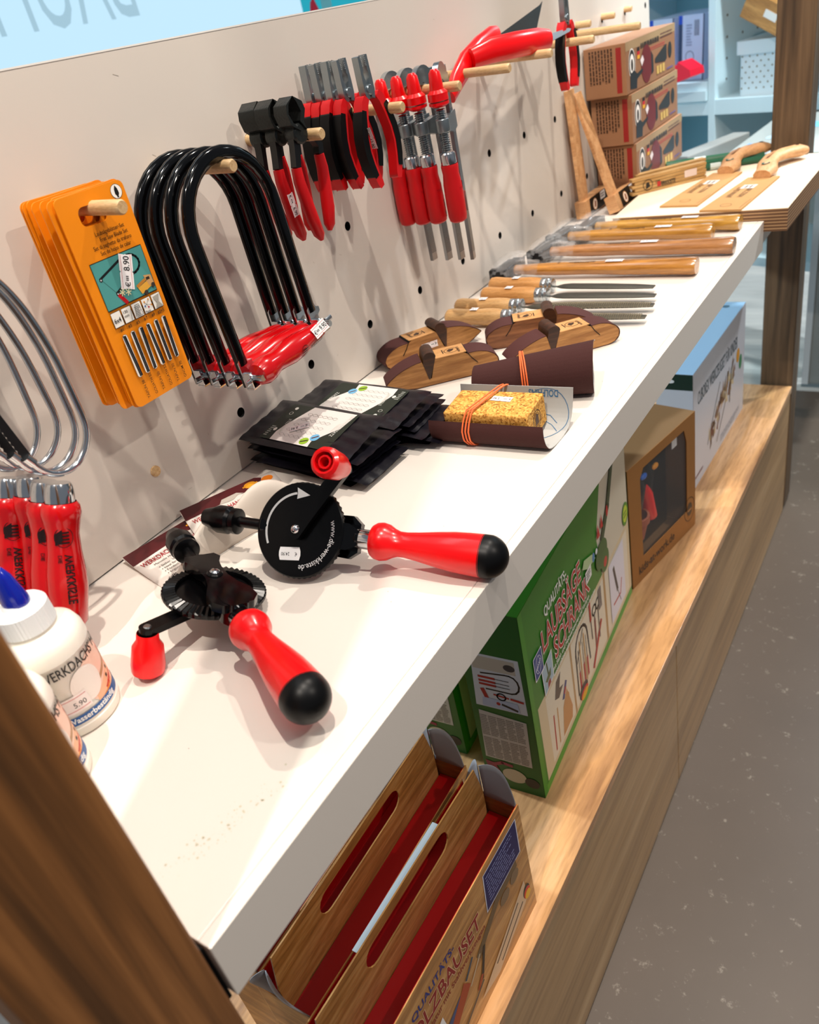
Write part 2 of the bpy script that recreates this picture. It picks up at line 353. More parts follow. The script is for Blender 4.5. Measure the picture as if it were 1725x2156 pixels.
# ---- posts
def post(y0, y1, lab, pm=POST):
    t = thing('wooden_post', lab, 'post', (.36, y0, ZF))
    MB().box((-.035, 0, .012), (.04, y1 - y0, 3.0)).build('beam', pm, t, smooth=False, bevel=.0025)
    MB().box((-.03, .005, 0), (.035, y1 - y0 - .005, .012)).build('foot', DARK, t, smooth=False)
post(.018, .0985, 'brown grained wooden post at the near end of the shelf beside the glue bottles')
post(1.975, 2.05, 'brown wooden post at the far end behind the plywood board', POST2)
bk = MB().box((.30, .0992, -.06), (.392, .1027, -.004)).build('gap_shading', DARK, smooth=False); tag(bk, 'thin black bracket painted into the gap between near post and end of the white shelf', 'shading')  # dark strip painting the shade in the gap beside the post
# ---- cabinet
cb = thing('base_cabinet', 'low light oak cabinet with two fronts standing on the concrete floor', 'cabinet', (0, .1, ZF))
h = ZC - ZF
MB().box((-.25, .001, h - .018), (.4005, 1.868, h)).build('top_panel', OAK, cb, smooth=False, bevel=.0008)
MB().box((-.24, .004, .0), (.378, 1.86, h - .0185)).build('carcass', mat('carcass_brown', '#5b4a38', .7), cb, smooth=False)  # dark brown carcass behind the doors
for y0, y1, n in ((.003, .8925, 0), (.8955, 1.868, 1)):
    MB().box((.3795, y0, .004), (.3985, y1, h - .0215)).build('door', OAKF, cb, smooth=False, bevel=.0012)

# ---- backlit sign behind the display
sg = thing('backlit_sign', 'large glowing pale blue sign wall with faint grey reversed letters behind the display', 'sign', (-1.6, 0, .35))
MB().box((-.05, -1.5, -1.2), (0, 2.895, 1.6)).build('light_panel', mat('sign_glow', '#c2e6fa', .5, emit=1.0), sg, smooth=False)
a = Art(lift=.002); LET = '#a9c8d8'
def mir(u, v, h): return (h, -u, v)
a.text(-2.085, .255, .40, 'BAUMA', LET, sx=.50, bold=-.004); a.text(-2.50, .255 + .045, .14, 'DER', LET, sx=.8)
a.build(None, sg, 'lettering', fn=mir).data.materials[0] = mat('sign_letter', '#a8cbdc', .5, emit=.92)
pc = thing('backlit_picture', 'turquoise glowing picture panel with a small red shape beyond the pale sign', 'picture', (-1.6, 2.9, .35))
MB().box((-.05, .003, 0), (0, 1.6, 1.6)).build('light_panel', mat('picture_glow', '#2fb2c8', .5, emit=.8), pc, smooth=False)
a = Art(lift=.002); a.rect(.12, 0, .19, 1.6, '#7fd3dc'); a.poly([(.03, .16), (.11, .16), (.075, .23), (.05, .21)], '#d8123c'); a.poly([(.6, .1), (.9, .1), (.7, .3)], '#e6e08a')
a.build(Matrix(((0, 0, 1, 0), (1, 0, 0, 0), (0, 1, 0, 0), (0, 0, 0, 1))), pc, 'picture_print')

# ---- shelving unit in the background
WCOOL = mat('white_unit', '#dcf0f6', .45); WIN = mat('white_unit_inside', '#d9d2c8', .5)
RU = Matrix.Rotation(radians(-22), 4, 'Z')
un = thing('shelving_unit', 'tall white shelving unit with square compartments in the background', 'shelving unit', M=T((-.05, 2.95, ZF)) @ RU)
zs = .015 - ZF
for n, b0, b1 in (('upright', (-.012, 0, zs - .5), (.012, .40, 2.2)), ('upright', (-.47, 0, zs - .53), (-.44, .40, 2.2)), ('upright', (.42, 0, zs - .53), (.45, .40, 2.2)),
               ('shelf', (-.44, .001, zs - .045), (-.012, .40, zs)), ('shelf', (.012, .001, zs - .045), (.42, .40, zs)), ('shelf', (-.44, .001, zs + .42), (-.012, .40, zs + .45)), ('shelf', (.012, .001, zs + .42), (.42, .40, zs + .45)),
               ('back', (-.44, .39, zs - .5), (-.012, .4, zs + .42)), ('back', (.012, .39, zs - .5), (.42, .4, zs + .42)), ('shelf', (-.44, .0, zs - .53), (.42, .40, zs - .50)), ('leg', (-.47, .1, 0), (-.44, .3, zs - .53)), ('leg', (.42, .1, 0), (.45, .3, zs - .53))):
    MB().box(b0, b1).build(n, WCOOL if n != 'back' else (mat('blue_back', '#9fcbd8', .5) if b0[0] < 0 else WIN), un, smooth=False)
a = Art(); 
for i in range(4):
    for j in range(6): a.circ(.06 + .08 * i, zs + .05 + .06 * j, .004, '#5c4a38', n=8, hold=True)
a.build(T((.0125, 0, 0)) @ Matrix(((0, 0, 1, 0), (1, 0, 0, 0), (0, 1, 0, 0), (0, 0, 0, 1))), un, 'pin_holes')
def inu(x, y, z): return T((-.05, 2.95, ZF)) @ RU @ T((x, y, z))
# white perforated basket with wooden box
bs = thing('plastic_basket', 'white perforated plastic basket standing in the background compartment', 'basket', M=inu(.17, .13, zs))
MB().prism(rrect(-.095, -.10, .12, .12, .02), 0, .15).build('tub', mat('basket_white', '#e3eef2', .4), bs)
MB().prism(rrect(-.105, -.108, .13, .128, .022), .118, .155).build('rim', mat('basket_white', '#e3eef2', .4), bs)
a = Art()
for j in range(7):
    for i in range(8): a.circ(-.08 + .026 * i + (.013 if j % 2 else 0), .022 + .015 * j, .0028, '#8a7a5c', n=8, hold=True)
a.build(T((0, -.1003, 0)) @ Matrix(((1, 0, 0, 0), (0, 0, -1, 0), (0, 1, 0, 0), (0, 0, 0, 1))), bs, 'perforations')
wb = thing('wooden_box', 'small tan wooden box tilted on top of the white basket', 'box', M=inu(.15, .05, zs + .1555) @ Matrix.Rotation(radians(28), 4, 'Y') @ T((0, 0, .040)))
MB().box((-.075, -.06, 0), (.10, .06, .075)).build('body', wood('tan_box', '#d49a55', '#b27a3c', (6, 30, 40), .5), wb, smooth=False, bevel=.002)
MB().box((.0, -.0606, .03), (.045, -.06, .05)).build('price_sticker', ink('#f0ece6'), wb, smooth=False)
# file boxes
for k, (dx, c1, lab) in enumerate(((-.24, '#d3e0fa', 'pale blue boxed game with barcode, left one in the background compartment'), (-.12, '#c6d6f8', 'pale blue boxed game partly behind the white upright in the background'))):
    fb = thing('board_game_box', lab, 'box', M=inu(dx, .05, zs) @ T((0, 0, .0575)) @ Matrix.Rotation(radians(2), 4, 'Y'))
    MB().box((-.05, 0, 0), (.05, .2, .19)).build('box', mat('game_blue%d' % k, c1, .4), fb, smooth=False)
    a = Art(); a.rects([(-.05, 0, -.035, .19), (.045, 0, .05, .19)], '#2d3f66'); a.rect(-.05, .165, -.035, .19, '#1d4fd0'); a.rects([(.012 + i * .004, .13, .012 + i * .004 + .002, .175) for i in range(5)], '#39415c'); a.ring(-.005, .07, .016, .002, '#4b5878'); a.greek(-.02, .10, .005, .165, 8, '#8a9cc4')
    a.build(Matrix(((1, 0, 0, 0), (0, 0, -1, 0), (0, 1, 0, 0), (0, 0, 0, 1))), fb)
fl = thing('flat_white_box', 'stack of flat white cartons lying under the red clips in the background', 'carton', M=inu(-.25, -.01, zs))
MB().box((-.18, 0, 0), (.235, .3, .03)).box((-.17, .01, .0305), (.235, .28, .055)).build('carton', WCOOL, fl, smooth=False)
for k in range(3):
    c = thing('red_clip', ('left', 'middle', 'right')[k] + ' one of the three bright red folded holders on the white cartons', 'holder', M=inu(-.135 + .075 * k - .05, -.028, zs + .0555) @ Matrix.Rotation(radians(-14), 4, 'Y') @ T((0, 0, .0 + .012 * k)), group='red folded holders on the white cartons')
    MB().prism([(-.036, .0), (.036, .0), (.036, .02), (.0, .055), (-.036, .03)], 0, .068, 0, Matrix(((1, 0, 0, 0), (0, 0, -1, 0), (0, 1, 0, 0), (0, 0, 0, 1)))).build('body', mat('clip_red', '#ee1030', .4), c, smooth=False)
tr = thing('grey_tray_box', 'flat grey carton with blue printed label lying behind the plywood board', 'box', M=T((.215, 2.42, -.085)) @ Matrix.Rotation(radians(-18), 4, 'Z') @ Matrix.Rotation(radians(9), 4, 'X'))
MB().box((-.085, -.02, 0), (.22, .26, .035)).build('box', mat('grey_carton', '#a5aba9', .5), tr, smooth=False)
a = Art(lift=.0005); a.rect(-.06, .0, .12, .05, '#bfe0f4'); a.rect(-.06, .0, -.01, .05, '#1f9df0'); a.rect(.06, .0, .12, .05, '#1f8fe0'); a.circ(.025, .025, .012, '#4e8fd8'); a.rect(.0, .15, .11, .19, '#7cc4ee'); a.rect(.0, .15, .04, .19, '#2aa2f2'); a.circ(-.02, .09, .012, '#b9d6ee')
a.build(T((0, 0, .035)), tr)
gb = thing('grey_ledge_bar', 'grey bar shaped carton leaning in front of the blue compartment in the background', 'box', M=T((.028, 2.40, -.0895)) @ Matrix.Rotation(radians(-22), 4, 'Z'))
MB().box((-.025, -.04, 0), (.03, .24, .055)).build('box', mat('grey_bar', '#9b9a96', .5), gb, smooth=False, bevel=.003)
sh = thing('low_display_table', 'pale blue display ledge carrying the grey cartons in the background', 'table', (0, 2.3, ZF))
MB().box((-.6, .05, .78), (.48, .40, .81)).build('table_top', mat('ledge_blue', '#a8d4e2', .5), sh, smooth=False)
for x in (-.59, -.50): MB().box((x, .07, 0), (x + .04, .11, .78)).build('leg', mat('ledge_blue', '#a8d4e2', .5), sh, smooth=False)
MB().box((.44, .36, 0), (.47, .39, .78)).build('leg', mat('ledge_blue', '#a8d4e2', .5), sh, smooth=False)
# ================================================================ ON THE PEGBOARD
def peg(y, L, lab, grp=None, z=.347, tilt=2.5):
    a = radians(tilt); M = frame((-.012, y, z), (0, 1, 0), None, (cos(a), 0, -sin(a)))
    o = MB().lathe([(.0062, 0), (.0064, L + .006), (.0064, L + .010), (.0052, L + .012)], 20).build('wooden_peg', PEGW)
    o.matrix_world = M; return tag(o, lab, 'peg', grp)
peg(PY[3 - 1], .115, 'wooden peg through the chrome coping saws, mostly outside the picture') 
peg(PY[3], .111, 'wooden peg holding the orange saw blade cards')
peg(PY[4], .108, 'wooden peg holding the black fret saws')
peg(PY[5], .109, 'wooden peg between the handles of the black headed pincers')
peg(PY[6], .124, 'wooden peg between the handles of the combination pliers')
peg(PY[7], .124, 'wooden peg under the tops of the bar clamps')
peg(PY[8], .128, 'wooden peg just right of the bar clamps below the red shears')
peg(PY[9], .131, 'wooden peg under the long arm of the red shears')
peg(PY[10], .145, 'long wooden peg next to the right end of the red shears')
peg(PY[11], .176, 'longest wooden peg passing behind the hanging far pliers')
for y, l, w in ((PY[12], .03, 'left'), (PY[13], .028, 'middle'), (PY[14], .016, 'right')): peg(y, l, w + ' one of three short wooden peg stubs above the carton stack', 'short peg stubs above the carton stack', z=.353)
o = MB().lathe([(.0061, -.006), (.0061, .002)], 20).build('wooden_plug', PEGW); o.matrix_world = frame((0, PY[3], .067), (0, 1, 0), None, (1, 0, 0)); tag(o, 'round wooden plug filling a hole low on the white panel', 'plug')
YZ = Matrix(((0, 0, 1, 0), (1, 0, 0, 0), (0, 1, 0, 0), (0, 0, 0, 1)))     # (u,v,h) -> (y,z,x)
# ---- saw blade cards: local u = y, v = z, origin = peg centre
ORG = mat('orange_card', '#ee8a0a', .42, bump=.03)
CW, CH = .0745, .191
def card_outline():
    x0, x1, y1, y0 = -.031, -.031 + CW, .018, .018 - CH
    return rrect(x0, y0, x1, y1, .006)
slot = rrect(-.012, -.010, .016, .0065, .006)
def UV(fu, fv): return (-.031 + fu * CW, .018 - fv * CH)
def make_card():
    t = thing('saw_blade_card', '', 'blade card')
    MB().prism(card_outline(), -.0006, .0006, 0, YZ, 0, [slot]).build('card', ORG, t, smooth=False)
    return t
def card_art():
    a = Art(lift=.0008)
    def R(u0, v0, u1, v1, c): p = UV(u0, v1); q = UV(u1, v0); a.rect(p[0], p[1], q[0], q[1], c)
    u, v = UV(.87, .045); a.circ(u, v, .0062, '#151310'); a.circ(u, v, .0058, '#f4f0ea'); a.poly([(u, v - .0052), (u + .0022, v - .002), (u + .0018, v + .002), (u, v + .0052), (u - .0018, v + .002), (u - .0022, v - .002)], '#15120f'); a.rect(u - .001, v - .0052, u + .001, v - .0042, '#15120f')
    for k, s in enumerate(('Laubsägeblätter-Set', 'Fret Saw Blade Set', 'Set di seghette da traforo', 'Set de hojas de calar')):
        p = UV((.36, .40, .27, .34)[k], .195 + .028 * k); a.text(p[0], p[1], .0052, s, '#141008', bold=.0, sx=.80)
    R(.13, .295, .93, .52, '#15120f'); R(.138, .299, .922, .516, '#4d9793')
    f = lambda x, y: UV(.13 + .8 * x, .295 + .225 * y)
    a.line([f(.08, .34), f(.5, .14), f(.62, .09)] + [f(.66 + .2 * sin(radians(t)), .29 - .2 * cos(radians(t))) for t in range(0, 181, 20)] + [f(.6, .53), f(.27, .72)], .0022, '#101214')
    a.line([f(.1, .36), f(.28, .74)], .0003, '#24383a'); a.circ(*f(.09, .36), .0018, '#1c1c1c'); a.circ(*f(.09, .36), .0007, '#dddddd'); a.circ(*f(.28, .74), .0018, '#1c1c1c'); a.circ(*f(.28, .74), .0007, '#dddddd')
    a.line([f(.30, .78), f(.38, .97)], .0038, '#c3101c')
    for dx, dy in ((.42, .66), (.56, .70), (.47, .79), (.36, .75)):
        for an in (0, 60, 120): q = f(dx, dy); a.line([(q[0] - .003 * cos(radians(an)), q[1] - .003 * sin(radians(an))), (q[0] + .003 * cos(radians(an)), q[1] + .003 * sin(radians(an)))], .0009, '#e9dfae')
    a.poly([f(.66, .80), f(.90, .72), f(.93, .86), f(.70, .95)], '#dfa43c'); a.poly([f(.64, .74), f(.84, .66), f(.85, .72), f(.66, .80)], '#b87a2c'); a.poly([f(.83, .60), f(.97, .64), f(.98, .82), f(.88, .85)], '#c99a63'); a.rect(*f(.86, .72), *f(.93, .66), '#33261a')
    for q in (f(.78, .95), f(.95, .86)): a.circ(*q, .0022, '#3b322c')
    for k in range(5):
        u0 = .13 + k * .163; R(u0, .528, u0 + .15, .602, '#221a10'); R(u0 + .006, .5305, u0 + .144, .5995, '#f0ece4')
    q = UV(.20, .580); a.text(q[0], q[1], .0062, '6x4', '#15120f', 'c', bold=.01, sx=.85)
    q = UV(.305, .555); a.text(q[0], q[1], .0038, '130', '#15120f', bold=.008); q = UV(.31, .574); a.text(q[0], q[1], .0036, 'mm', '#15120f', bold=.008); a.line([UV(.40, .598), UV(.435, .545)], .0004, '#222222')
    a.line([UV(.475, .595), UV(.51, .54), UV(.57, .54), UV(.59, .595)], .0004, '#222222'); p, q = UV(.49, .597), UV(.585, .545); a.greek(p[0], p[1], q[0], q[1], 7, '#777777')
    q = UV(.63, .598); a.text(q[0], q[1], .0032, 'Plastic', '#15120f', bold=.006, sx=.8)
    for p, c in ((UV(.66, .545), '#d18a2a'), (UV(.73, .54), '#d18a2a'), (UV(.70, .575), '#b02032'), (UV(.65, .565), '#2c62a8'), (UV(.75, .57), '#d18a2a')): a.line([UV(.68, .56), p], .0003, '#333333'); a.circ(*p, .0009, c)
    a.poly([UV(.80, .54), UV(.91, .536), UV(.87, .57), UV(.92, .597), UV(.80, .597), UV(.84, .57)], '#a9a49a')
    nm = ('#1', '#3', '#5', '#7', '#9', '#3+5'); bt = ('TAIFUN 50', 'GOLIATH 52', 'TAIFUN 50', 'GOLIATH 52', 'TAIFUN 50', 'GNOM 70')
    for k in range(6):
        fu = .20 + .128 * k; q = UV(fu, .625); a.text(q[0], q[1], .0046, nm[k], '#15120f', 'c', bold=.008, sx=.85)
        p = UV(fu, .64); r = UV(fu, .862); a.poly(rrect(p[0] - .0029, r[1], p[0] + .0029, p[1], .0028), '#7c4a10'); a.poly(rrect(p[0] - .0026, r[1] + .0004, p[0] + .0026, p[1] - .0004, .0025), '#e8e2d8')
        j = .0008 * ((k * 37) % 3 - 1); a.poly([(p[0] - .0013 + j, p[1] - .001), (p[0] + .0022 + j, p[1] - .0015), (p[0] + .0022 - j, r[1] + .0012), (p[0] - .0012 - j, r[1] + .0008)], '#15151a')
        a.line([(p[0] - .0002 + j, p[1] - .002), (p[0] + .0004 - j, r[1] + .002)], .0003, '#5a5c60')
        q = UV(fu + .025, .975); a.text(q[0], q[1], .0042, bt[k], '#15120f', rot=pi / 2, bold=.006, sx=.92)
    return a
cards = [.0327, .0352, .0378, .0445, .0475, .0585, .0612, .0640, .0668, .0696, .0735]
cards = [x - .001 for x in cards]; base = None; rc = random.Random(4)
for i, x in enumerate(cards):
    fr = i == len(cards) - 1; an = radians(rc.uniform(-1.6, 1.6) if not fr else 0)
    M = T((x, PY[3] - .006 + (rc.uniform(-.006, .004) if not fr else 0) * 1.0, .3432 - x * .035)) @ Matrix.Rotation(an, 4, 'X')
    if base is None: base = make_card(); base.matrix_world = M; base['label'] = 'orange saw blade card hanging closest to the white panel'; base['group'] = 'orange saw blade cards behind the front one'; c = base
    else: c = dup(base, M, 'orange saw blade card, %s counted from the white panel' % ('', 'second', 'third', 'fourth', 'fifth', 'sixth', 'seventh', 'eighth', 'ninth', 'tenth', '')[i])
    if fr:
        c['label'] = 'front orange saw blade card with teal picture, blade windows and 8.90 price'; del c['group']
        card_art().build(YZ, c)
        sticker(c, YZ @ T((*UV(.585, .385), .0012)) @ Matrix.Rotation(radians(70), 4, 'Z'), '8.90', .031, .0145)
# ---- fret saws
def make_fret():
    t = thing('fret_saw', '', 'fret saw')
    R = .064; path = [(0, -R, -.126 + .126 * k / 6) for k in range(6)] + [(0, R * cos(radians(a)), R * sin(radians(a))) for a in range(180, -1, -10)] + [(0, R, -.126 + .126 * k / 6) for k in range(5, -1, -1)]
    MB().tube(path, .0066, 16, sq=(.85, 1.15), up=(1, 0, 0)).build('frame', BLKE, t)
    for s in (-1, 1):
        y = s * R
        m = MB(); m.prism([(y - .007, -.150), (y + .007, -.150), (y + .0075, -.124), (y + .006, -.112), (y - .006, -.112), (y - .0075, -.124)], -.0018, .0018, 0, YZ); m.build('flat_end', BLKE, t, bevel=.0005)
        m = MB(); m.prism([(y - .0075, -.150), (y + .0075, -.150), (y + .0075, -.133), (y + .0125, -.130), (y + .0125, -.125), (y + .0075, -.123), (y + .004, -.116), (y - .004, -.116), (y - .0075, -.122)], .002, .0038, 0, YZ)
        m.box((.0036, y - .0075, -.150), (.013, y - .0060, -.133)).box((.0025, y - .008, -.1520), (.013, y + .008, -.150))
        cl = m.build('blade_clamp', CHROME, t, bevel=.0004)
        m = MB(); A = frame((.0036, y, -.141), (0, 1, 0), None, (1, 0, .0)); m.lathe([(.006, 0), (.006, .005), (.0036, .007), (.0036, .020)], 12, 0, A)
        for q in (-1, 1): m.tube([(.0085, y, -.141), (.0125, y + q * .009, -.1415), (.0140, y + q * .0165, -.140)], [.0038, .0036, .0032], 8, sq=(1, .4))
        m.build('wing_nut', ZINC, cl)
    hp = [(0, 0), (.0055, .001), (.0088, .007), (.0100, .016), (.0110, .03), (.0138, .050), (.0142, .066), (.0120, .082), (.0115, .092), (.0142, .104), (.0145, .113), (.0115, .121), (.005, .1245), (.0001, .125)]
    A = frame((.014, R - .004, -.143), (1, 0, 0), None, (.0, -1, .03))
    hd = MB().lathe(hp, 28, 0, A, cap=False).build('handle', REDH, t)
    MB().lathe([(.0075, -.006), (.0075, .004)], 20, 0, A).build('ferrule', CHROME, hd)
    a = Art(lift=0); a.ring(0, 0, .0058, .0006, '#1a0405'); a.rects([(-.004, .0018 - i * .0022, .004, .0028 - i * .0022) for i in range(3)], '#1a0405'); a.text(.010, -.002, .0055, 'WERKKISTE', '#1a0405', bold=.015, sx=.9)
    def cyl(u, v, h): r = .0129 if u > -.02 and u < .02 else .0118; an = v / r; z = .054 - u; rr = .0131 if 1 else r; k = max(0, 1 - abs(z - .056) / .05); rr = .0110 + .0034 * min(1, k * 1.6); return A @ Vector(((rr + h + .0002) * cos(an), -(rr + h + .0002) * sin(an), z))
    a.build(None, hd, 'printed_logo', fn=lambda u, v, h: cyl(u, v + .004, h))
    return t
fx = [.034, .053, .0725, .0935]; fb = None
FL = ['black U shaped fret saw hanging closest to the white panel', 'second black fret saw out from the white panel', 'third black fret saw, directly behind the front one', 'front black fret saw with a 9.90 price tag on its red handle']
for i, x in enumerate(fx):
    M = T((x, PY[4] - .0065 + .001 * i, .2935 - x * .03)) @ Matrix.Rotation(radians(4 - .6 * (3 - i)), 4, 'X') @ Matrix.Rotation(radians(2 - 1.5 * (3 - i)), 4, 'Z')
    if fb is None: fb = make_fret(); fb.matrix_world = M; fb['label'] = FL[0]; fb['group'] = 'black fret saws on one peg'; c = fb
    else: c = dup(fb, M, FL[i])
sticker(c, frame((.0255, .042, -.1365), (0, 1, .1), (-.45, .1, 1)), '9.90', .026, .013)
# ---- puk saws: frame in (y, z)
def make_puk():
    t = thing('coping_saw', '', 'coping saw')
    P = [(.283, .192), (.289, .178), (.297, .169), (.308, .1645), (.320, .1655), (.331, .172), (.339, .182), (.343, .195), (.3435, .215), (.343, .25), (.3405, .275), (.336, .298), (.329, .318), (.319, .335), (.306, .347), (.291, .352), (.276, .349), (.264, .340), (.258, .326)]
    P = [(0, y - PY[2], z - .347) for y, z in P]; Q = []
    for k in range(len(P) - 1):
        p0, p1, p2, p3 = [Vector(P[min(max(k + d, 0), len(P) - 1)]) for d in (-1, 0, 1, 2)]
        for j in range(4): s = j / 4; Q.append(.5 * ((2 * p1) + (p2 - p0) * s + (2 * p0 - 5 * p1 + 4 * p2 - p3) * s * s + (3 * p1 - p0 - 3 * p2 + p3) * s ** 3))
    Q.append(Vector(P[-1])); MB().tube(Q, .0030, 14).build('frame', CHROME, t)
    b0, b1 = Vector((0, .2835 - PY[2], .190 - .347)), Vector((0, .2585 - PY[2], .328 - .347)); d = (b1 - b0).normalized(); n = Vector((0, d.z, -d.y))
    m = MB(); N = 60; L = (b1 - b0).length; pr = [(0, .004), (L, .004)] + [(L - L * k / N, -.004 + (.0011 if k % 2 else 0)) for k in range(N + 1)]
    m.prism(pr, -.0005, .0005, 0, frame(b0, d, n)); m.build('blade', mat('blade_black', '#101012', .35), t, smooth=False)
    m = MB(); m.lathe([(.0042, -.004), (.0042, .005)], 14, 0, axis(b0, (0, .5, -1))); m.build('blade_holder', CHROME, t)
    hb = Vector((0, .297 - PY[2], .160 - .347)); hd = Vector((0, -.40, -1)).normalized(); A = frame(hb, (1, 0, 0), None, hd)
    MB().lathe([(.010, 0), (.0115, .003), (.0125, .011), (.0125, .018)], 28, 0, A).build('ferrule', CHROME, t)
    h = MB().lathe([(.0135, .0165), (.016, .020), (.0168, .026), (.0155, .032), (.0135, .045), (.0142, .060), (.0165, .080), (.0170, .095), (.0150, .115), (.0145, .125), (.010, .131), (.0001, .132)], 32, 0, A, cap=False).build('handle', REDH, t)
    a = Art(lift=0); a.ring(.045, 0, .0085, .0006, '#1a0405'); a.rects([(.040 + .003 * i, -.005, .0415 + .003 * i, .005) for i in range(4)], '#1a0405'); a.poly([(.038, .001), (.042, .008), (.052, .008), (.048, .001)], '#1a0405'); a.text(.060, .003, .0048, 'DIE', '#1a0405', bold=.01); a.text(.060, -.006, .0098, 'WERKKISTE', '#1a0405', bold=.02, sx=.85); a.text(.112, -.006, .004, '.de', '#1a0405', bold=.01)
    def cy(u, v, hh):
        z = u; r = .0140 if z < .05 else .0140 + (z - .05) * .07; r = min(r, .0172); r = max(r, .0158 if z < .03 else .0140); an = v / .016 + radians(30); r += .0006; return A @ Vector(((r + hh) * cos(an), (r + hh) * sin(an), z))
    a.build(None, h, 'printed_logo', fn=cy, sub=.004)
    return t
px_ = [.034, .052, .0775, .0935]; pk = None
PLb = ['chrome coping saw hanging closest to the white panel at the left picture edge', 'second chrome coping saw out from the white panel at the left edge', 'third chrome coping saw, behind the front one at the left edge', 'front chrome coping saw with full red lettered handle at the left edge']
for i, x in enumerate(px_):
    M = T((x, PY[2] + (.0, -.004, .001, 0)[i], .3465 - x * .03)) @ Matrix.Rotation(radians((-3, 1, -1, 0)[i]), 4, 'X') @ Matrix.Rotation(radians((4, -3, -4, 0)[i]), 4, 'Z')
    if pk is None: pk = make_puk(); pk.matrix_world = M; pk['label'] = PLb[0]; pk['group'] = 'chrome coping saws on one peg'
    else: dup(pk, M, PLb[i])
# ---- pincers
FORG = mat('forged_black', '#2e3130', .36, .6, bump=.4, bscale=350)
def strip(pts, w, name, m, t, th, bevel=.0012, x0=0):
    L = []; Rr = []
    for k, p in enumerate(pts):
        a = pts[max(k - 1, 0)]; b = pts[min(k + 1, len(pts) - 1)]; dx, dy = b[0] - a[0], b[1] - a[1]; l = sqrt(dx * dx + dy * dy); ww = (w[k] if isinstance(w, (list, tuple)) else w) / 2
        L.append((p[0] - dy / l * ww, p[1] + dx / l * ww)); Rr.append((p[0] + dy / l * ww, p[1] - dx / l * ww))
    return MB().prism(L + Rr[::-1], x0 - th / 2, x0 + th / 2, 0, YZ).build(name, m, t, bevel=bevel, seg=3)
def make_pincers():
    t = thing('pincers', '', 'pincers')  # origin = peg centre
    for s in (-1, 1):
        j = MB().prism([(-.018, .043), (-.018 + s * .0005, .0425), (-.018 + s * .0115, .036), (-.018 + s * .0135, .028), (-.019 + s * .009, .016), (-.012 + s * .004, .008), (-.020 + s * .005, .018), (-.020 + s * .009, .027), (-.020 + s * .006, .036)], -.0105, .0105, 0, YZ).build('jaw', FORG, t, bevel=.001)
    MB().lathe([(.0095, -.0085), (.0105, -.007), (.0105, .007), (.0085, .0085)], 20, 0, frame((0, -.016, .006), (0, 1, 0), None, (1, 0, 0))).build('pivot', FORG, t)
    for s, P in ((-1, [(-.020, .004), (-.023, -.006), (-.0255, -.016), (-.028, -.026)]), (1, [(-.010, .004), (.006, -.002), (.0115, -.011), (.0095, -.020)])):
        strip(P, [.011, .008, .0075, .0075], 'lever', mat('lever_black', '#0c0c0d', .35), t, .009)
        Q = [P[-1], (P[-1][0] - s * -.0005, P[-1][1] - .014), (P[-1][0] - s * .002 * 1, P[-1][1] - .034), (P[-1][0] - s * .005, P[-1][1] - .056), (P[-1][0] - s * .009, P[-1][1] - .074), (P[-1][0] - s * .011, P[-1][1] - .081)]
        MB().tube([(0, q[0], q[1]) for q in Q], [.0055, .0062, .0068, .0072, .0062, .0025], 14, sq=(1.2, .95), up=(1, 0, 0)).build('grip', REDG, t)
    return t
pn = None
for i, (x, r) in enumerate(((.032, 5), (.0575, 3), (.0885, 0))):
    M = T((x, PY[5], .3435 - x * .03)) @ Matrix.Rotation(radians(r * .3), 4, 'X') @ Matrix.Rotation(radians(r * 3 - 8), 4, 'Z')
    lab = ['black headed pincers with red grips hanging closest to the panel', 'middle pair of black headed pincers with a 6.90 price tag', 'front pair of black headed pincers with red grips'][i]
    if pn is None: pn = make_pincers(); pn.matrix_world = M; pn['label'] = lab; pn['group'] = 'black headed pincers on one peg'; c = pn
    else: c = dup(pn, M, lab)
    if i == 1: sticker(c, frame((.0095, -.030, -.064), (0, .1, -1), (0, 1, .1)), '6.90', .026, .010)
# ---- combination pliers
def make_pliers(steel):
    t = thing('combination_pliers', '', 'pliers')   # origin = pivot centre; head up
    for s in (-1, 1):
        m = MB(); m.prism([(s * .0008, .036), (s * .0046, .036), (s * .0062, .024), (s * .0082, .010), (s * .0092, -.001), (s * .008, -.010), (s * .002, -.008), (s * .001, .008), (s * .0028, .013), (s * .0028, .018), (s * .0008, .021)], -.0045 + .0004 * s, .0045 + .0004 * s, 0, YZ @ Matrix.Rotation(-s * radians(6), 4, 'Z'))
        for k in range(7): m.box((.0044, s * .0012 - s * .000 + (s * .001), .0245 + .0018 * k), (.0050, s * .0042, .0253 + .0018 * k), 0)
        m.build('jaw', steel, t, bevel=.0006)
    MB().lathe([(.0055, -.0055), (.0055, .0055), (.0048, .006)], 18, 0, frame((0, 0, 0), (0, 1, 0), None, (1, 0, 0))).build('pivot', steel, t)
    for s in (-1, 1):
        C = [(s * .011, -.006), (s * .0165, -.012), (s * .022, -.025), (s * .028, -.045), (s * .0295, -.062), (s * .027, -.080), (s * .021, -.098), (s * .019, -.104)]
        g = strip(C, [.010, .0115, .012, .012, .012, .012, .011, .008], 'grip', REDG, t, .0128, .0028)
        C2 = [(s * .0185 + s * .003, -.018), (s * .0255, -.028), (s * .0305, -.045), (s * .032, -.062), (s * .0295, -.078), (s * .0255, -.091)]
        strip(C2, [.008, .010, .0105, .0105, .010, .008], 'grip_inlay', BLKG, g, .0138, .003)
    return t
PS = mat('pliers_steel', '#9fa8ac', .28, .9); pl = None; plb = ['combination pliers with red and black grips closest to the panel', 'second combination pliers out from the panel', 'middle one of the five combination pliers', 'combination pliers directly behind the front pair', 'front combination pliers, apart from the other four, with a price tag on the grip']
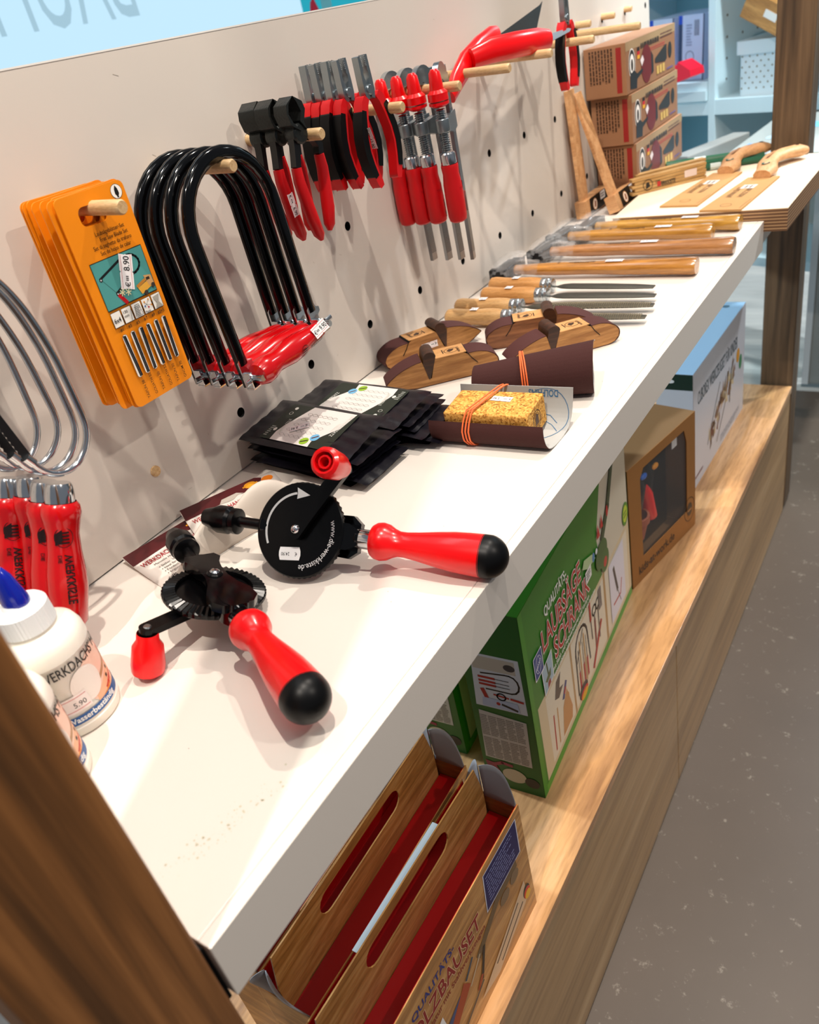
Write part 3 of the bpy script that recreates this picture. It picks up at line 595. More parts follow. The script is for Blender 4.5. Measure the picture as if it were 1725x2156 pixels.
for i, (x, yo, r, rz) in enumerate(((.013, .0, -2, 10), (.029, .001, 2, 2), (.048, -.002, -3, 4), (.066, .0, 3, -4), (.0985, -.003, 3, -2))):
    M = T((x, .8475 + yo, .3695 - x * .02)) @ Matrix.Rotation(radians(r), 4, 'X') @ Matrix.Rotation(radians(rz), 4, 'Z')
    if pl is None: pl = make_pliers(PS); pl.matrix_world = M; pl['label'] = plb[0]; pl['group'] = 'combination pliers on one peg'; c = pl
    else: c = dup(pl, M, plb[i])
    if i == 4: sticker(c, frame((.0068, -.0215, -.048), (0, .25, -1), (1, 0, 0)) @ Matrix.Rotation(radians(0), 4, 'X'), '12.90', .026, .010)
M = T((.1, 1.437, .378)); c = dup(pl, M, 'combination pliers hanging alone near the far end with open grips', skip=('price_sticker',)); del c['group']

# ---- bar clamps: spindle axis at origin, bar offset along local +x
def make_clamp():
    t = thing('bar_clamp', '', 'clamp')
    D = .042
    m = MB(); m.box((D - .0065, -.0028, -.262), (D + .0065, .0028, .0)); m.build('bar', STEEL, t, bevel=.0005, smooth=False)
    a = Art(lift=1e-4); a.rects([(D - .0068, -.25 + .0018 * k, D + .0068, -.2492 + .0018 * k) for k in range(110)], '#6b6e70'); a.build(Matrix(((1, 0, 0, 0), (0, 0, -1, -.0028), (0, 1, 0, 0), (0, 0, 0, 1))), t, 'serration').data.materials[0] = mat('serration_dark', '#5a5d60', .4, .8)
    XZ = Matrix(((1, 0, 0, 0), (0, 0, -1, 0), (0, 1, 0, 0), (0, 0, 0, 1)))
    MB().prism([(D + .006, -.022), (D + .006, -.010)] + arc(D * .52, -.016, .0225, 20, 160, 10) + [(-.003, -.012), (.006, -.016), (.020, -.014), (D - .008, -.022)], -.004, .004, 0, XZ).build('fixed_arm', ZINC, t, bevel=.001)
    MB().lathe([(.0045, .001), (.0075, -.003), (.0088, -.016), (.0095, -.023), (.0135, -.027), (.0138, -.036)], 20).build('jaw_cap', REDP, t)
    MB().lathe([(.0135, -.0375), (.0135, -.041), (.008, -.044)], 20).build('pressure_cap', REDP, t)
    sp = []; n = 150
    for k in range(20): z = -.046 - k * .0027; sp += [(.0046, z), (.0070, z - .0013)]
    MB().lathe(sp, 16).build('threaded_spindle', ZINC, t)
    m = MB(); m.lathe([(.009, -.058), (.0095, -.060), (.0095, -.073), (.009, -.075)], 20); m.prism([(.006, -.060), (D + .010, -.056), (D + .010, -.078), (D - .008, -.082), (.006, -.074)], -.005, .005, 0, XZ); m.build('sliding_arm', mat('zinc_cast', '#8d979c', .35, .85), t, bevel=.001)
    MB().lathe([(.0085, -.100), (.0105, -.102), (.0108, -.114), (.0105, -.116)], 20).build('ferrule', CHROME, t)
    h = MB().lathe([(.0115, -.1155), (.0122, -.118), (.0113, -.128), (.0130, -.142), (.0135, -.165), (.0133, -.185), (.0120, -.191), (.0085, -.1935), (.0001, -.194)], 24, cap=False).build('handle', REDG, t)
    a = Art(lift=0); a.poly([(-.148, -.006), (-.148, .006), (-.140, .004), (-.140, -.004)], '#2a0406'); a.text(-.149, -.0035, .004, 'BESSEY', '#a5101a', sx=.9, rot=-pi / 2, bold=.01); a.text(-.186, -.0055, .0058, 'LMU15K5', '#2a0406', bold=.01); a.greek(-.183, .002, -.155, .006, 2, '#2a0406')
    a.build(None, h, 'printed_logo', fn=lambda u, v, hh: ((.0136 + hh) * cos(v / .013 + radians(-60)), (.0136 + hh) * sin(v / .013 + radians(-60)), u))
    return t
ck = None; CL = ['bar clamp hanging closest to the white panel, partly behind the pliers', 'second bar clamp out from the panel with a small price label', 'third bar clamp out from the panel, behind the front one', 'front bar clamp with red handle and 21.90 price label']
for i, (x, z) in enumerate(((.014, .366), (.040, .366), (.066, .366), (.101, .366))):
    # handle hangs slightly nearer than bar; arm runs back towards the panel
    M = T((x, PY[7] - .022, z)) @ Matrix.Rotation(radians(0), 4, 'X') @ Matrix.Rotation(radians((86, 84, 88, 104)[i]), 4, 'Z') @ Matrix.Rotation(radians(-2), 4, 'Y')
    if ck is None: ck = make_clamp(); ck.matrix_world = M; ck['label'] = CL[0]; ck['group'] = 'bar clamps on one peg'; c = ck
    else: c = dup(ck, M, CL[i])
    if i in (1, 3): sticker(c, frame((.0065, -.013, -.168), (0, 0, -1), (1, .6, 0)), '21.90', .028, .006)
# ---- red shears laid over two pegs
sr = thing('red_handled_shears', 'large open shears with red grips and steel blades lying across the pegs', 'shears', (.05, 1.15, .36))
def P3(y, x, z): return (x - .05, y - 1.15, z - .36)
MB().tube([P3(1.12, .048, .320), P3(1.145, .046, .336), P3(1.185, .044, .355), P3(1.235, .044, .370), P3(1.28, .043, .378), P3(1.30, .042, .380)], [.009, .013, .015, .0145, .014, .011], 18, sq=(1.15, .7), up=(0, 0, 1)).build('grip', REDP, sr)
MB().tube([P3(1.185, .055, .360), P3(1.215, .072, .364), P3(1.26, .092, .363), P3(1.32, .103, .360), P3(1.35, .106, .358)], [.012, .015, .0155, .015, .012], 18, sq=(1.15, .75), up=(0, 0, 1)).build('grip', REDP, sr)
bl = MB().prism([(0, .002), (.19, .026), (.203, .030), (.15, -.006), (.08, -.024), (0, -.016)], -.0012, .0012, 0, frame(P3(1.29, .045, .375), (0, 1, .02), (-.25, 0, 1))).build('blade', mat('dark_blade_steel', '#6f7170', .22, .9), sr, smooth=False)
MB().prism([(0, -.006), (0, .006), (.085, .003), (.095, 0), (.085, -.003)], -.001, .001, 0, frame(P3(1.35, .106, .358), (0, 1, .03), (-.5, 0, 1))).build('blade', STEEL, sr, smooth=False)
# ---- carton stack: origin at bottom near corner
def make_carton():
    t = thing('drill_carton', '', 'carton')
    MB().box((0, 0, 0), (.088, .325, .0945)).build('box', mat('carton_kraft', '#94694a', .5, var=.1, vscale=30), t, smooth=False, bevel=.0012)


    return t
t = make_carton()
a = Art(lift=.0003); a.rect(0, .078, .325, .0943, '#a18663'); a.greek(.09, .070, .22, .084, 1, '#332b26', cols=1, duty=.7, seed=2); a.greek(.22, .074, .31, .086, 2, '#5c3a34', seed=3); a.greek(.13, .060, .26, .068, 2, '#b04b43', seed=5)
a.circ(.035, .052, .020, '#efeae4', rv=.028); a.circ(.035, .052, .018, '#26211f', rv=.026); a.circ(.035, .052, .013, '#efeae4', rv=.018); a.circ(.035, .050, .007, '#3a3330', rv=.011)
a.rects([(.068, .070, .083, .077)], '#1d1a1a'); a.rects([(.068, .063, .083, .070)], '#c4202a'); a.rects([(.068, .056, .083, .063)], '#e0a52a')
a.circ(.125, .040, .034, '#6a1f24', rv=.036); a.poly([(.02, .008), (.06, .004), (.065, .030), (.045, .040), (.022, .034)], '#20252b'); a.poly([(.06, .02), (.10, .03), (.10, .036), (.06, .03)], '#20252b'); a.poly([(.155, .015), (.17, .02), (.168, .05), (.155, .06)], '#26282b')
a.poly([(.18, .042), (.25, .060), (.262, .060), (.262, .032), (.25, .028), (.18, .034)], '#272a2c'); a.circ(.285, .046, .013, '#272a2c', rv=.016); a.poly([(.085, .052), (.10, .060), (.108, .050), (.094, .040)], '#e9dfe0'); a.rects([(.19 + .02 * k, .010, .205 + .02 * k, .026) for k in range(3)], '#c7a35a'); a.greek(.26, .008, .31, .014, 1, '#6a5a8a')
a.build(T((.088, 0, 0)) @ YZ, t, 'printed_side')
a = Art(lift=.0003); a.rects([(.068, .006, .079, .088)], '#8c1d1c')

g = Art(lift=.0003); g.greek(-.085, .010, -.018, .062, 8, '#3b2416', cols=1, duty=.55, seed=9)
a.build(Matrix(((1, 0, 0, 0), (0, 0, -1, 0), (0, 1, 0, 0), (0, 0, 0, 1))), t, 'printed_end')
g.build(Matrix(((1, 0, 0, 0), (0, 0, -1, 0), (0, 1, 0, 0), (0, 0, 0, 1))) @ T((0, .0035, 0)) @ Matrix.Rotation(radians(-90), 4, 'Z'), t, 'printed_text')
CT = ['kraft drill carton, bottom one of the stack of three beside the pegboard', 'kraft drill carton, middle one of the stack beside the pegboard', 'kraft drill carton, top one of the stack beside the pegboard']
for i, (dx, dy, rz) in enumerate(((.0115, 1.765, -.3), (.008, 1.758, .4), (.003, 1.748, -.3))):
    M = T((dx, dy, .0205 + .0955 * i)) @ Matrix.Rotation(radians(rz), 4, 'Z')
    if i == 0: t.matrix_world = M; t['label'] = CT[0]; t['group'] = 'stack of kraft drill cartons'
    else: dup(t, M, CT[i])
# ================================================================ ON THE SHELF
GEAR = mat('gear_black', '#040405', .22, spec=.3)
def make_drill(lab, M, th, first):
    t = thing('hand_drill', lab, 'hand drill', M=M); X = frame((0, 0, 0), (0, 1, 0), None, (1, 0, 0))
    MB().lathe([(.0045, -.004), (.0085, -.003), (.0118, .008), (.0138, .013), (.0138, .026), (.0108, .029), (.0130, .031), (.0130, .036), (.007, .038)], 28, 0, X, facet=lambda a, z: 1 + (.018 * cos(36 * a) if .009 < z < .03 else 0)).build('chuck', BLKP, t, ang=25)
    MB().lathe([(.0055, .037), (.0055, .066), (.0085, .068), (.0085, .078)], 20, 0, X).build('shaft', BLKP, t)
    h, Rw = .0098, .046
    # casting with hour-glass plate
    pts = [(.070, .014), (.078, .0175), (.088, .0125), (.100, .0105), (.115, .0105), (.130, .014), (.143, .020), (.158, .0205), (.167, .0135)]
    m = MB(); m.prism(pts + [(x, -y) for x, y in pts[::-1]], -.012, -.004, 0)
    m.lathe([(.015, .066), (.0135, .074), (.009, .092), (.005, .098)], 24, 0, X, cap=True, sq=(1, .75))
    m.prism([(.146, -.0125), (.160, -.0125), (.170, -.0075), (.170, .0075), (.160, .0125), (.146, .0125)], -.0125, .0085)
    m.lathe([(.0095, .166), (.0095, .172)], 20, 0, X); cs = m.build('casting', BLKE, t, bevel=.0015, seg=3)
    MB().lathe([(.006, -.014), (.0075, -.0125), (.0075, -.004), (.005, h - .004)], 20, 0, T((.110, 0, 0))).build('axle_boss', BLKP, t)
    MB().lathe([(.0001, -.0168), (.003, -.0162), (.0046, -.0145), (.0046, -.0135)], 18, 0, T((.110, 0, 0)), cap=False).build('rivet', CHROME, t)
    MB().lathe([(.006, .080), (.0085, .084), (.0085, .090), (.005, .094)], 16, 0, X, facet=lambda a, z: 1 + .12 * cos(8 * a)).build('pinion', GEAR, t)
    # gear wheel: outward face at z = h
    m = MB(); W0 = T((.110, 0, 0)); m.lathe([(.0001, h - .0035), (.033, h - .0035), (.0335, h - .006)], 64, 0, W0, cap=False)
    n = 104; vs = []; fs = []
    for i in range(n):
        a = 2 * pi * i / n; k = i % 2; ca, sa = cos(a), sin(a)
        for r, z in ((.0335, h - .006), (.0345, h - .0078 + .0004 * k), (.0450, h - .0066 + .0018 * k), (.0466 - .0009 * k, h - .0052 + .001 * k), (.0466 - .0011 * k, h - .0028), (.0458, h - .001), (.0448, h), (.0001, h + .0002)): vs.append((r * ca, r * sa, z))
    for i in range(n):
        j = (i + 1) % n
        for k in range(7): fs.append((i * 8 + k, j * 8 + k, j * 8 + k + 1, i * 8 + k + 1))
    m.add(vs, fs, 0, W0); wh = m.build('gear_wheel', GEAR, t, ang=20)
    a = Art(lift=2e-4); P = '#c9cbcb'
    r0 = .0355; ar = [((r0 + w) * cos(radians(g)), (r0 + w) * sin(radians(g))) for w, gs in ((.0011, range(208, 98, -5)), (-.0011, range(103, 209, 5))) for g in gs]
    a.poly(ar, P); q = lambda g, r: (r * cos(radians(g)), r * sin(radians(g))); a.poly([q(102, r0 + .0055), q(80, r0 - .001), q(104, r0 - .0055), q(102, r0)], P)
    a.text(0, 0, .0078, 'www.die-werkkiste.de', '#dcdcdc', sx=.93, warp=lambda x, y: ((.0335 + y) * cos(radians(21) - x / .0365), (.0335 + y) * sin(radians(21) - x / .0365)))
    a.build(T((.110, 0, h)), wh, 'printed_face')
    if first == 2:
        mm = T((.110, 0, h + .0006)) @ T((-.006, -.0235, 0)) @ Matrix.Rotation(radians(186), 4, 'Z'); b = Art(lift=3e-4); w, e = .0205, .0125
        b.poly([(-w / 2, -e / 2), (w / 2, -e / 2), (w / 2 + .0012, -.002), (w / 2 + .0012, .002), (w / 2, e / 2), (-w / 2, e / 2), (-w / 2 - .0012, .002), (-w / 2 - .0012, -.002)], '#f4f4f4'); b.text(-.008, -.0012, .0048, '€', '#222222', bold=.004, sx=.9); b.text(.009, -.0012, .0048, '24.90', '#222222', 'r', sx=.85, bold=.004); b.build(mm, wh, 'price_sticker')
    # crank
    r = .0732; E = Vector((.110 + r * cos(th), r * sin(th), h)); D = Vector((cos(th), sin(th), 0)); A = frame((.110, 0, h + .002), D, (-D.y, D.x, 0))
    m = MB(); m.prism(arc(0, 0, .0095, 120, 240, 6) + [(.02, -.0070), (r, -.0066)] + arc(r, 0, .0072, -85, 85, 8) + [(.02, .0070)], 0, .0065, 0, A); cr = m.build('crank_arm', BLKP, t, bevel=.001)
    MB().lathe([(.0001, .0102), (.0025, .0098), (.0042, .0082), (.0046, .0064)], 18, 0, T((.110, 0, h + .002)), cap=False).build('axle_screw', CHROME, cr)
    MB().lathe([(.0001, -.0012), (.0028, -.0010), (.0035, .0)], 18, 0, T((E.x, E.y, h + .002)), cap=False).build('knob_screw', STEEL, cr)
    fc = lambda a, z: 1 + (.022 * abs(cos(5 * a)) if z > .016 else 0)
    MB().lathe([(.0088, .0085), (.0092, .0095), (.0095, .016), (.0128, .0215), (.0141, .040), (.0136, .046), (.0108, .0485), (.0090, .0482), (.0085, .036), (.0062, .036), (.0062, .047), (.0045, .047), (.0040, .030), (.0001, .030)], 40, 0, T((E.x, E.y, h - .001)), cap=False, facet=fc).build('crank_knob', REDP, t)
    # handle
    MB().lathe([(.0090, .170), (.0094, .171), (.0094, .187)], 28, 0, X).build('ferrule', CHROME, t)
    MB().lathe([(.0092, .183), (.0150, .1835), (.0172, .187), (.0180, .192), (.0168, .198), (.0138, .2035), (.0118, .209), (.0118, .216), (.0132, .228), (.0158, .245), (.0180, .262), (.0190, .276), (.0196, .2895)], 40, 0, X, facet=lambda a, z: 1 + (.016 * cos(8 * a) * min(1, max(0, (z - .205) / .02)) * min(1, max(0, (.285 - z) / .02)))).build('handle', REDP, t)
    MB().lathe([(.0196, .2885)] + [(.0198 * sin(radians(g)), .2925 - .0198 * cos(radians(g))) for g in range(100, 180, 8)] + [(.0001, .3123)], 40, 0, X, cap=False).build('end_cap', BLKG, t)
    return t
def MX(R3, t): return Matrix(((R3[0][0], R3[0][1], R3[0][2], t[0]), (R3[1][0], R3[1][1], R3[1][2], t[1]), (R3[2][0], R3[2][1], R3[2][2], t[2]), (0, 0, 0, 1)))
make_drill('hand drill lying with its toothed wheel up, nearest the glue bottles', MX([[.9114, -.3773, -.1642], [-.4104, -.862, -.2975], [-.0293, .3386, -.9405]], (.0865, .3846, .0388)), 1.1965, 1)
make_drill('hand drill with flat black disc, white arrow and 24.90 sticker facing up', MX([[.9771, -.0535, .2059], [.1912, .6449, -.74], [-.0931, .7624, .6404]], (.1096, .414, .0472)), 1.0086, 2)
# ---- cards on the drill chucks
CARDW = mat('white_card', '#dcd4cc', .45)
def make_tag(lab, M, full):
    t = thing('drill_card', lab, 'card', M=M)   # u along the top edge, v towards the viewer
    Wd, Hh = .118, .092
    def sheet(s, q): return (s * Wd, -q * Hh, .0006 + .010 * (1 - q) ** 2 * .4)
    MB().grid(sheet, 12, 10).build('card_front', CARDW, t, solid=.0005)
    e0, e1 = Vector((.0, -Hh, .0006)), Vector((Wd, -Hh, .0006))
    def flap(s, q):
        b = e0.lerp(e1, s); hh = .042 * sin(pi * s ** 1.35) ; a = q * pi * .5
        return (b.x + .012 * q * s, b.y + .0015 + .010 * (1 - cos(a)) * sin(pi * s ** 1.7) - .010 * sin(a) * s * (1 - q), b.z + hh * sin(a))
    MB().grid(flap, 20, 12).build('folded_flap', mat('card_inside', '#cdc2b6', .5), t, solid=.0005)
    a = Art(lift=3e-4); f = lambda x, y: (x * Wd, -y * Hh)
    a.poly([f(.01, .0), f(.8, .0), f(.86, .06), f(.80, .20), f(.60, .22), f(.55, .16), f(.42, .16), f(.36, .24), f(0, .27)], '#4a0d12')
    a.poly([f(.36, .24), f(.40, .16), f(.56, .15), f(.62, .22), f(.56, .20), f(.5, .26), f(.44, .26)], '#b5aca2')
    a.circ(*f(.72, .11), .0075, '#e39a1e', rv=.006); a.circ(*f(.90, .13), .0072, '#e07a14', rv=.006); a.rects([(f(.64, .1)[0], f(.6, .13)[1], f(.8, .1)[0], f(.6, .10)[1])], '#e39a1e')
    a.text(*f(.05, .40), .0118, "WERKDACHS' HANDBOHRMASCHINE", '#a8202a', sx=.55, bold=.006)
    a.text(*f(.13, .48), .0052, 'Manuelle Handbohrmaschine für Kinder ab 6 Jahren', '#3a3230', sx=.82)
    for k, s in enumerate(('• Sicher, leichtgängig und robust', '• Ideal für kleine Löcher', '• Fördert Technikverständnis', '• Ergonomisch, robust')): a.text(*f(.14, .57 + .065 * k), .0052, s, '#2c2624', sx=.85)
    rb = random.Random(2); x = .11; L = []
    while x < .62: w = rb.choice((.004, .008, .012)); L.append((f(x, 0)[0], f(0, .93)[1], f(x + w, 0)[0], f(0, .82)[1])); x += w + rb.choice((.005, .009))
    a.rects(L, '#1c1a1a'); a.greek(f(.12, 0)[0], f(0, .985)[1], f(.7, 0)[0], f(0, .945)[1], 1, '#6a605c')
    a.build(None, t, fn=lambda u, v, h: (u, v, h + .0010 + .0040 * max(0, 1 + v / Hh) ** 2), sub=.012)
    return t
def tagM(tl, bl, tr, z=.0015):
    tl, bl, tr = [Vector((p[0], p[1], z)) for p in (tl, bl, tr)]; return frame(tl, tr - tl, -(bl - tl))
make_tag('white printed card with dark red top under the chuck of the nearer drill', tagM((.004, .366), (.087, .340), (.020, .440)) @ Matrix.Rotation(radians(1), 4, 'X'), 1)
make_tag('white printed card with dark red top under the chuck of the 24.90 drill', tagM((.006, .452), (.076, .412), (.050, .540), .007) @ Matrix.Rotation(radians(2), 4, 'X'), 2)
# ---- glue bottles
BOT = mat('bottle_white', '#ece6da', .3, sss=.3)
def make_bottle(lab, x, y, rz, cap=True):
    t = thing('glue_bottle', lab, 'bottle', (x, y, 0), radians(rz)); R = .0345
    MB().lathe([(.0300, 0), (.0335, .0012), (R, .004), (R, .009), (R - .0008, .010), (R - .0008, .070), (R, .0712), (R - .0003, .079), (.0315, .086), (.0255, .0905), (.0200, .0925), (.0195, .096)], 56).build('body', BOT, t)
    MB().lathe([(.0195, .0945), (.0208, .0955), (.0205, .1125), (.0185, .1148), (.0120, .1160), (.0100, .119)], 96, facet=lambda a, z: 1 + (.012 * cos(44 * a) if .095 < z < .1135 else 0)).build('screw_cap', mat('cap_white', '#eef0f0', .35), t, ang=20)
    MB().lathe([(.0118, .1175), (.0120, .1205), (.0105, .128), (.0075, .142), (.0042, .1485), (.0030, .1495)], 28, sq=(1, .8)).build('nozzle', mat('nozzle_blue', '#0a1f9a', .2, coat=.5), t)
    MB().lathe([(.0026, .1490), (.0024, .1508), (.0001, .1512)], 12, cap=False).build('nozzle_tip', mat('cap_white', '#eef0f0', .35), t)
    a = Art(lift=1e-4); U = 2 * pi * R
    a.circ(.018, .040, .026, '#f3c9b4', rv=.025, n=40); a.poly([(.028, .055), (.040, .060), (.041, .03), (.034, .02), (.028, .03)], '#e08f7c'); a.poly([(.0, .026), (.03, .040), (.036, .03), (.02, .018), (.0, .018)], '#eab58f'); a.poly([(.012, .024), (.030, .031), (.027, .026), (.014, .020)], '#c4402f'); a.poly([(.004, .020), (.018, .024), (.016, .019), (.006, .0175)], '#e08a3a'); a.line([(.010, .036), (.034, .044)], .0035, '#b58a62'); a.poly([(.030, .047), (.037, .050), (.039, .043), (.033, .041)], '#8a8480'); a.rects([(.018, .029, .021, .032), (.024, .033, .027, .036)], '#2a2220')
    a.circ(-.002, .042, .014, '#ece0d6', rv=.016)
    a.text(-.032, .0595, .0125, "WERKDACHS' HOLZLEIM", '#141414', sx=.66, bold=.008)
    a.rect(-.050, .0125, .062, .0205, '#2a5a96'); a.text(-.030, .0146, .0072, 'Wasserbeständig', '#f2f2ee', bold=.022, sx=.95)
    a.build(None, t, fn=lambda u, v, h: ((R - .0006 + h) * cos(u / R), (R - .0006 + h) * sin(u / R), v), sub=.005)
    s = Art(lift=4e-4); s.rect(-.036, .024, -.006, .040, '#efe2dc'); s.rects([(-.036, .0375, -.007, .0381), (-.036, .0262, -.007, .0268)], '#cc6a68'); s.text(-.009, .0290, .0066, '5.90', '#222222', 'r', sx=.95)
    s.build(None, t, 'price_sticker', fn=lambda u, v, h: ((R - .0002 + h) * cos(u / R), (R - .0002 + h) * sin(u / R), v), sub=.005)
make_bottle('white glue bottle with blue nozzle fully in view beside the near post', .148, .199, 8)
make_bottle('white glue bottle mostly hidden by the near wooden post', .187, .139, 16)
# ---- black drill-bit pouches
BAG = mat('pouch_black', '#0e0c14', .3, bump=.5, bscale=55, spec=.6); BAGT = mat('pouch_black', '#0e0c14')
def bag_mesh(seed):
    r = random.Random(seed); ph = [r.uniform(0, 6) for _ in range(6)]; L, Wd = .172, .086
    m = MB(); nu, nv = 34, 18
    def top(s, q, sg=1):
        x, y = (s - .5) * L, (q - .5) * Wd; e = min(1, min(s, 1 - s) * 7) ** .7; f = min(1, min(q, 1 - q) * 6) ** .5
        b = .0032 * e * f; w = .0011 * sin(16 * s + ph[0] + 5 * q) * (1 if s < .15 or s > .8 else .2) + .0006 * sin(30 * q + ph[1] + 9 * s) * (1 if s > .75 or s < .12 else .1)
        dr = -.004 * max(0, s - .85) / .15 * (.5 + .5 * sin(ph[2]))
        return (x, y, sg * b + w + dr + .0035)
    m.grid(lambda s, q: top(s, q), nu, nv); m.grid(lambda s, q: top(s, 1 - q, -.8), nu, nv); return m
def bag_art(mode):
    a = Art(lift=5e-4); L, Wd = .172, .078; x0, x1, y0, y1 = -.058, .050, -.034, .034
    a.poly(rrect(x0, y0, x1, y1, .003), '#262f25'); a.poly(rrect(x0 + .0008, y0 + .0008, x1 - .0008, y1 - .0008, .003), '#20281f')
    a.poly([(x0 + .018, y0), (x1 - .028, y0), (x1 - .030, y0 + .01), (x1 - .022, y0 + .022), (x1 - .008, y0 + .040), (x1 - .004, y1), (x0 + .036, y1), (x0 + .030, y1 - .014), (x0 + .020, y0 + .03), (x0 + .016, y0 + .015)], '#e6e0da')
    for j in range(5):
        yy = y0 + .012 + .0105 * j; a._n(); pp = [(x0 + .024 + .003 * j + .0028 * i, yy + .0024 * sin(i * 1.1)) for i in range(18)]; a.line(pp, .0004, '#8a847e', hold=True); a.line([(p[0], yy - .0024 * sin(i * 1.1)) for i, p in enumerate(pp)], .0004, '#8a847e', hold=True)
    a.circ(x1 - .040, y0 + .008, .0062, '#8fb82c'); a.circ(x1 - .030, y0 + .017, .0062, '#6fb4dc'); a.line([(x1 - .044, y0 + .006), (x1 - .036, y0 + .010)], .002, '#3a2c22'); a.line([(x1 - .033, y0 + .015), (x1 - .027, y0 + .020)], .002, '#5a2c22')
    a.text(x1 - .009, y1 - .002, .0066, 'HOLZBOHRERSATZ', '#dfe0d8', rot=-pi / 2 - .12, sx=.72, bold=.006); a.text(x1 - .0165, y1 - .020, .0052, '5 STÜCK', '#dfe0d8', rot=-pi / 2 - .12, sx=.8, bold=.006)
    a.text(x0 + .024, y0 + .012, .0058, 'GARTEN STILLE', '#cfd2c8', rot=pi / 2 + .1, sx=.7); a.circ(x0 + .012, y1 - .008, .0026, '#dfe0d8'); a.ring(x0 + .011, y1 - .018, .0026, .0005, '#dfe0d8'); a.circ(x0 + .012, y0 + .018, .0024, '#dfe0d8', rv=.003); a.greek(x0 + .003, y0 + .004, x0 + .010, y0 + .024, 6, '#9fa39a')
    return a
def make_bag(seed):
    t = thing('drill_bit_pouch', '', 'pouch'); bag_mesh(seed).build('pouch', BAG, t, ang=60); return t
def bag_at(t, x, y, z, rz, ry=0, rx=0): return T((x, y, z + .002)) @ Matrix.Rotation(radians(rz), 4, 'Z') @ Matrix.Rotation(radians(ry), 4, 'Y') @ Matrix.Rotation(radians(rx), 4, 'X')
b1 = make_bag(1); b2 = make_bag(2)
rb = random.Random(12); gl = {1: 'black pouches in the near stack below the top one', 2: 'black pouches in the far stack below the top one'}
def place_bag(src, M, lab, grp, first=[]):
    if src not in first: first.append(src); src.matrix_world = M; c = src
    else: c = dup(src, M, skip=('printed_label', 'price_sticker'))
    c['label'] = lab
    if grp: c['group'] = grp
    elif 'group' in c: del c['group']
    return c
NTH = ('first', 'second', 'third', 'fourth', 'fifth')
N1 = [(.092, .612, .0, -6), (.112, .606, .0068, -2), (.100, .613, .0136, -7), (.098, .610, .0204, -5), (.104, .612, .0272, -3)]
for i, (x, y, z, rz) in enumerate(N1):
    place_bag(b1 if i % 2 == 0 else b2, bag_at(0, x, y, z, rz, 1), NTH[i] + ' black drill bit pouch from the bottom of the near stack', gl[1])
N2 = [(.128, .662, .0, 12), (.148, .668, .0066, 6), (.138, .672, .0132, -3), (.120, .668, .0198, 4), (.118, .670, .0264, 1)]
for i, (x, y, z, rz) in enumerate(N2):
    place_bag(b1 if i % 2 == 0 else b2, bag_at(0, x - .008, y + .030, z, rz, 1), NTH[i] + ' black drill bit pouch from the bottom of the far stack', gl[2])
for lab, x, y, z, rz, pr in (('top black drill bit pouch of the near stack with 8.90 price', .0935, .606, .0400, -4, 1), ('top black drill bit pouch of the far stack', .1035, .686, .0360, -2, 0)):
    c = place_bag(b1, bag_at(0, x, y, z, rz, 1.5, 9 if pr else 5), lab, None); A = bag_art(0)
    A.build(T((.002, 0, .0068)) @ (Matrix.Rotation(pi, 4, 'Z') if not pr else Matrix()), c)
    if pr: sticker(c, T((-.012, -.006, .0082)) @ Matrix.Rotation(radians(218), 4, 'Z'), '8.90', .024, .010)
# ---- sandpaper rolls with cork blocks
SAND = mat('sandpaper', '#3d1814', .85, bump=.5, bscale=1500); SANDB = mat('sandpaper_back', '#b3b3b0', .6)
def cork():
    m = mat('cork', '#d09238', .75, bump=.6, bscale=500); nt = m.node_tree; b = nt.nodes['Principled BSDF']
    tc = nt.nodes.new('ShaderNodeTexCoord'); v = nt.nodes.new('ShaderNodeTexVoronoi'); v.inputs['Scale'].default_value = 480
    s = nt.nodes.new('ShaderNodeSeparateColor'); r = nt.nodes.new('ShaderNodeValToRGB'); e = r.color_ramp.elements; e[0].color = lin('#8a5418'); e[1].color = lin('#eab860'); x = e.new(.3); x.color = lin('#c98a34')
    nt.links.new(tc.outputs['Object'], v.inputs['Vector']); nt.links.new(v.outputs['Color'], s.inputs[0]); nt.links.new(s.outputs[0], r.inputs['Fac']); nt.links.new(r.outputs['Color'], b.inputs['Base Color']); return m
CORK = cork()
BAND = mat('orange_elastic', '#f0703a', .5)
def make_roll(lab, M, L, prof, skew=0, text=True, taper=0):
    t = thing('sandpaper_roll', lab, 'sandpaper', M=M)   # axis along +x; prof in (y, z) from front lip, under, up the back
    n = len(prof) - 1
    def P(s, q, off=0):
        k = q * n; i = min(int(k), n - 1); f = k - i; a, b = prof[i], prof[i + 1]; y, z = a[0] + (b[0] - a[0]) * f, a[1] + (b[1] - a[1]) * f
        dx, dy = b[0] - a[0], b[1] - a[1]; l = sqrt(dx * dx + dy * dy) or 1; ny, nz = -dy / l, dx / l
        g = 1 + taper * (s - .5)
        return Vector(((s - .5) * L + skew * q, y * g + ny * off, z * g + nz * off))
    m = MB(); m.grid(lambda s, q: P(1 - s, q, 0), 16, n * 3, 0); m.grid(lambda s, q: P(s, q, .0007), 16, n * 3, 1)
    E = []
    for s in (0, 1):
        m.grid(lambda q, o, s=s: P(s, q, .0007 * o), n * 3, 1, 1)
    for q in (0, 1): m.grid(lambda s, o, q=q: P(s, q, .0007 * o), 16, 1, 1)
    sh = m.build('sheet', [SAND, SANDB], t, ang=40)
    return t, P
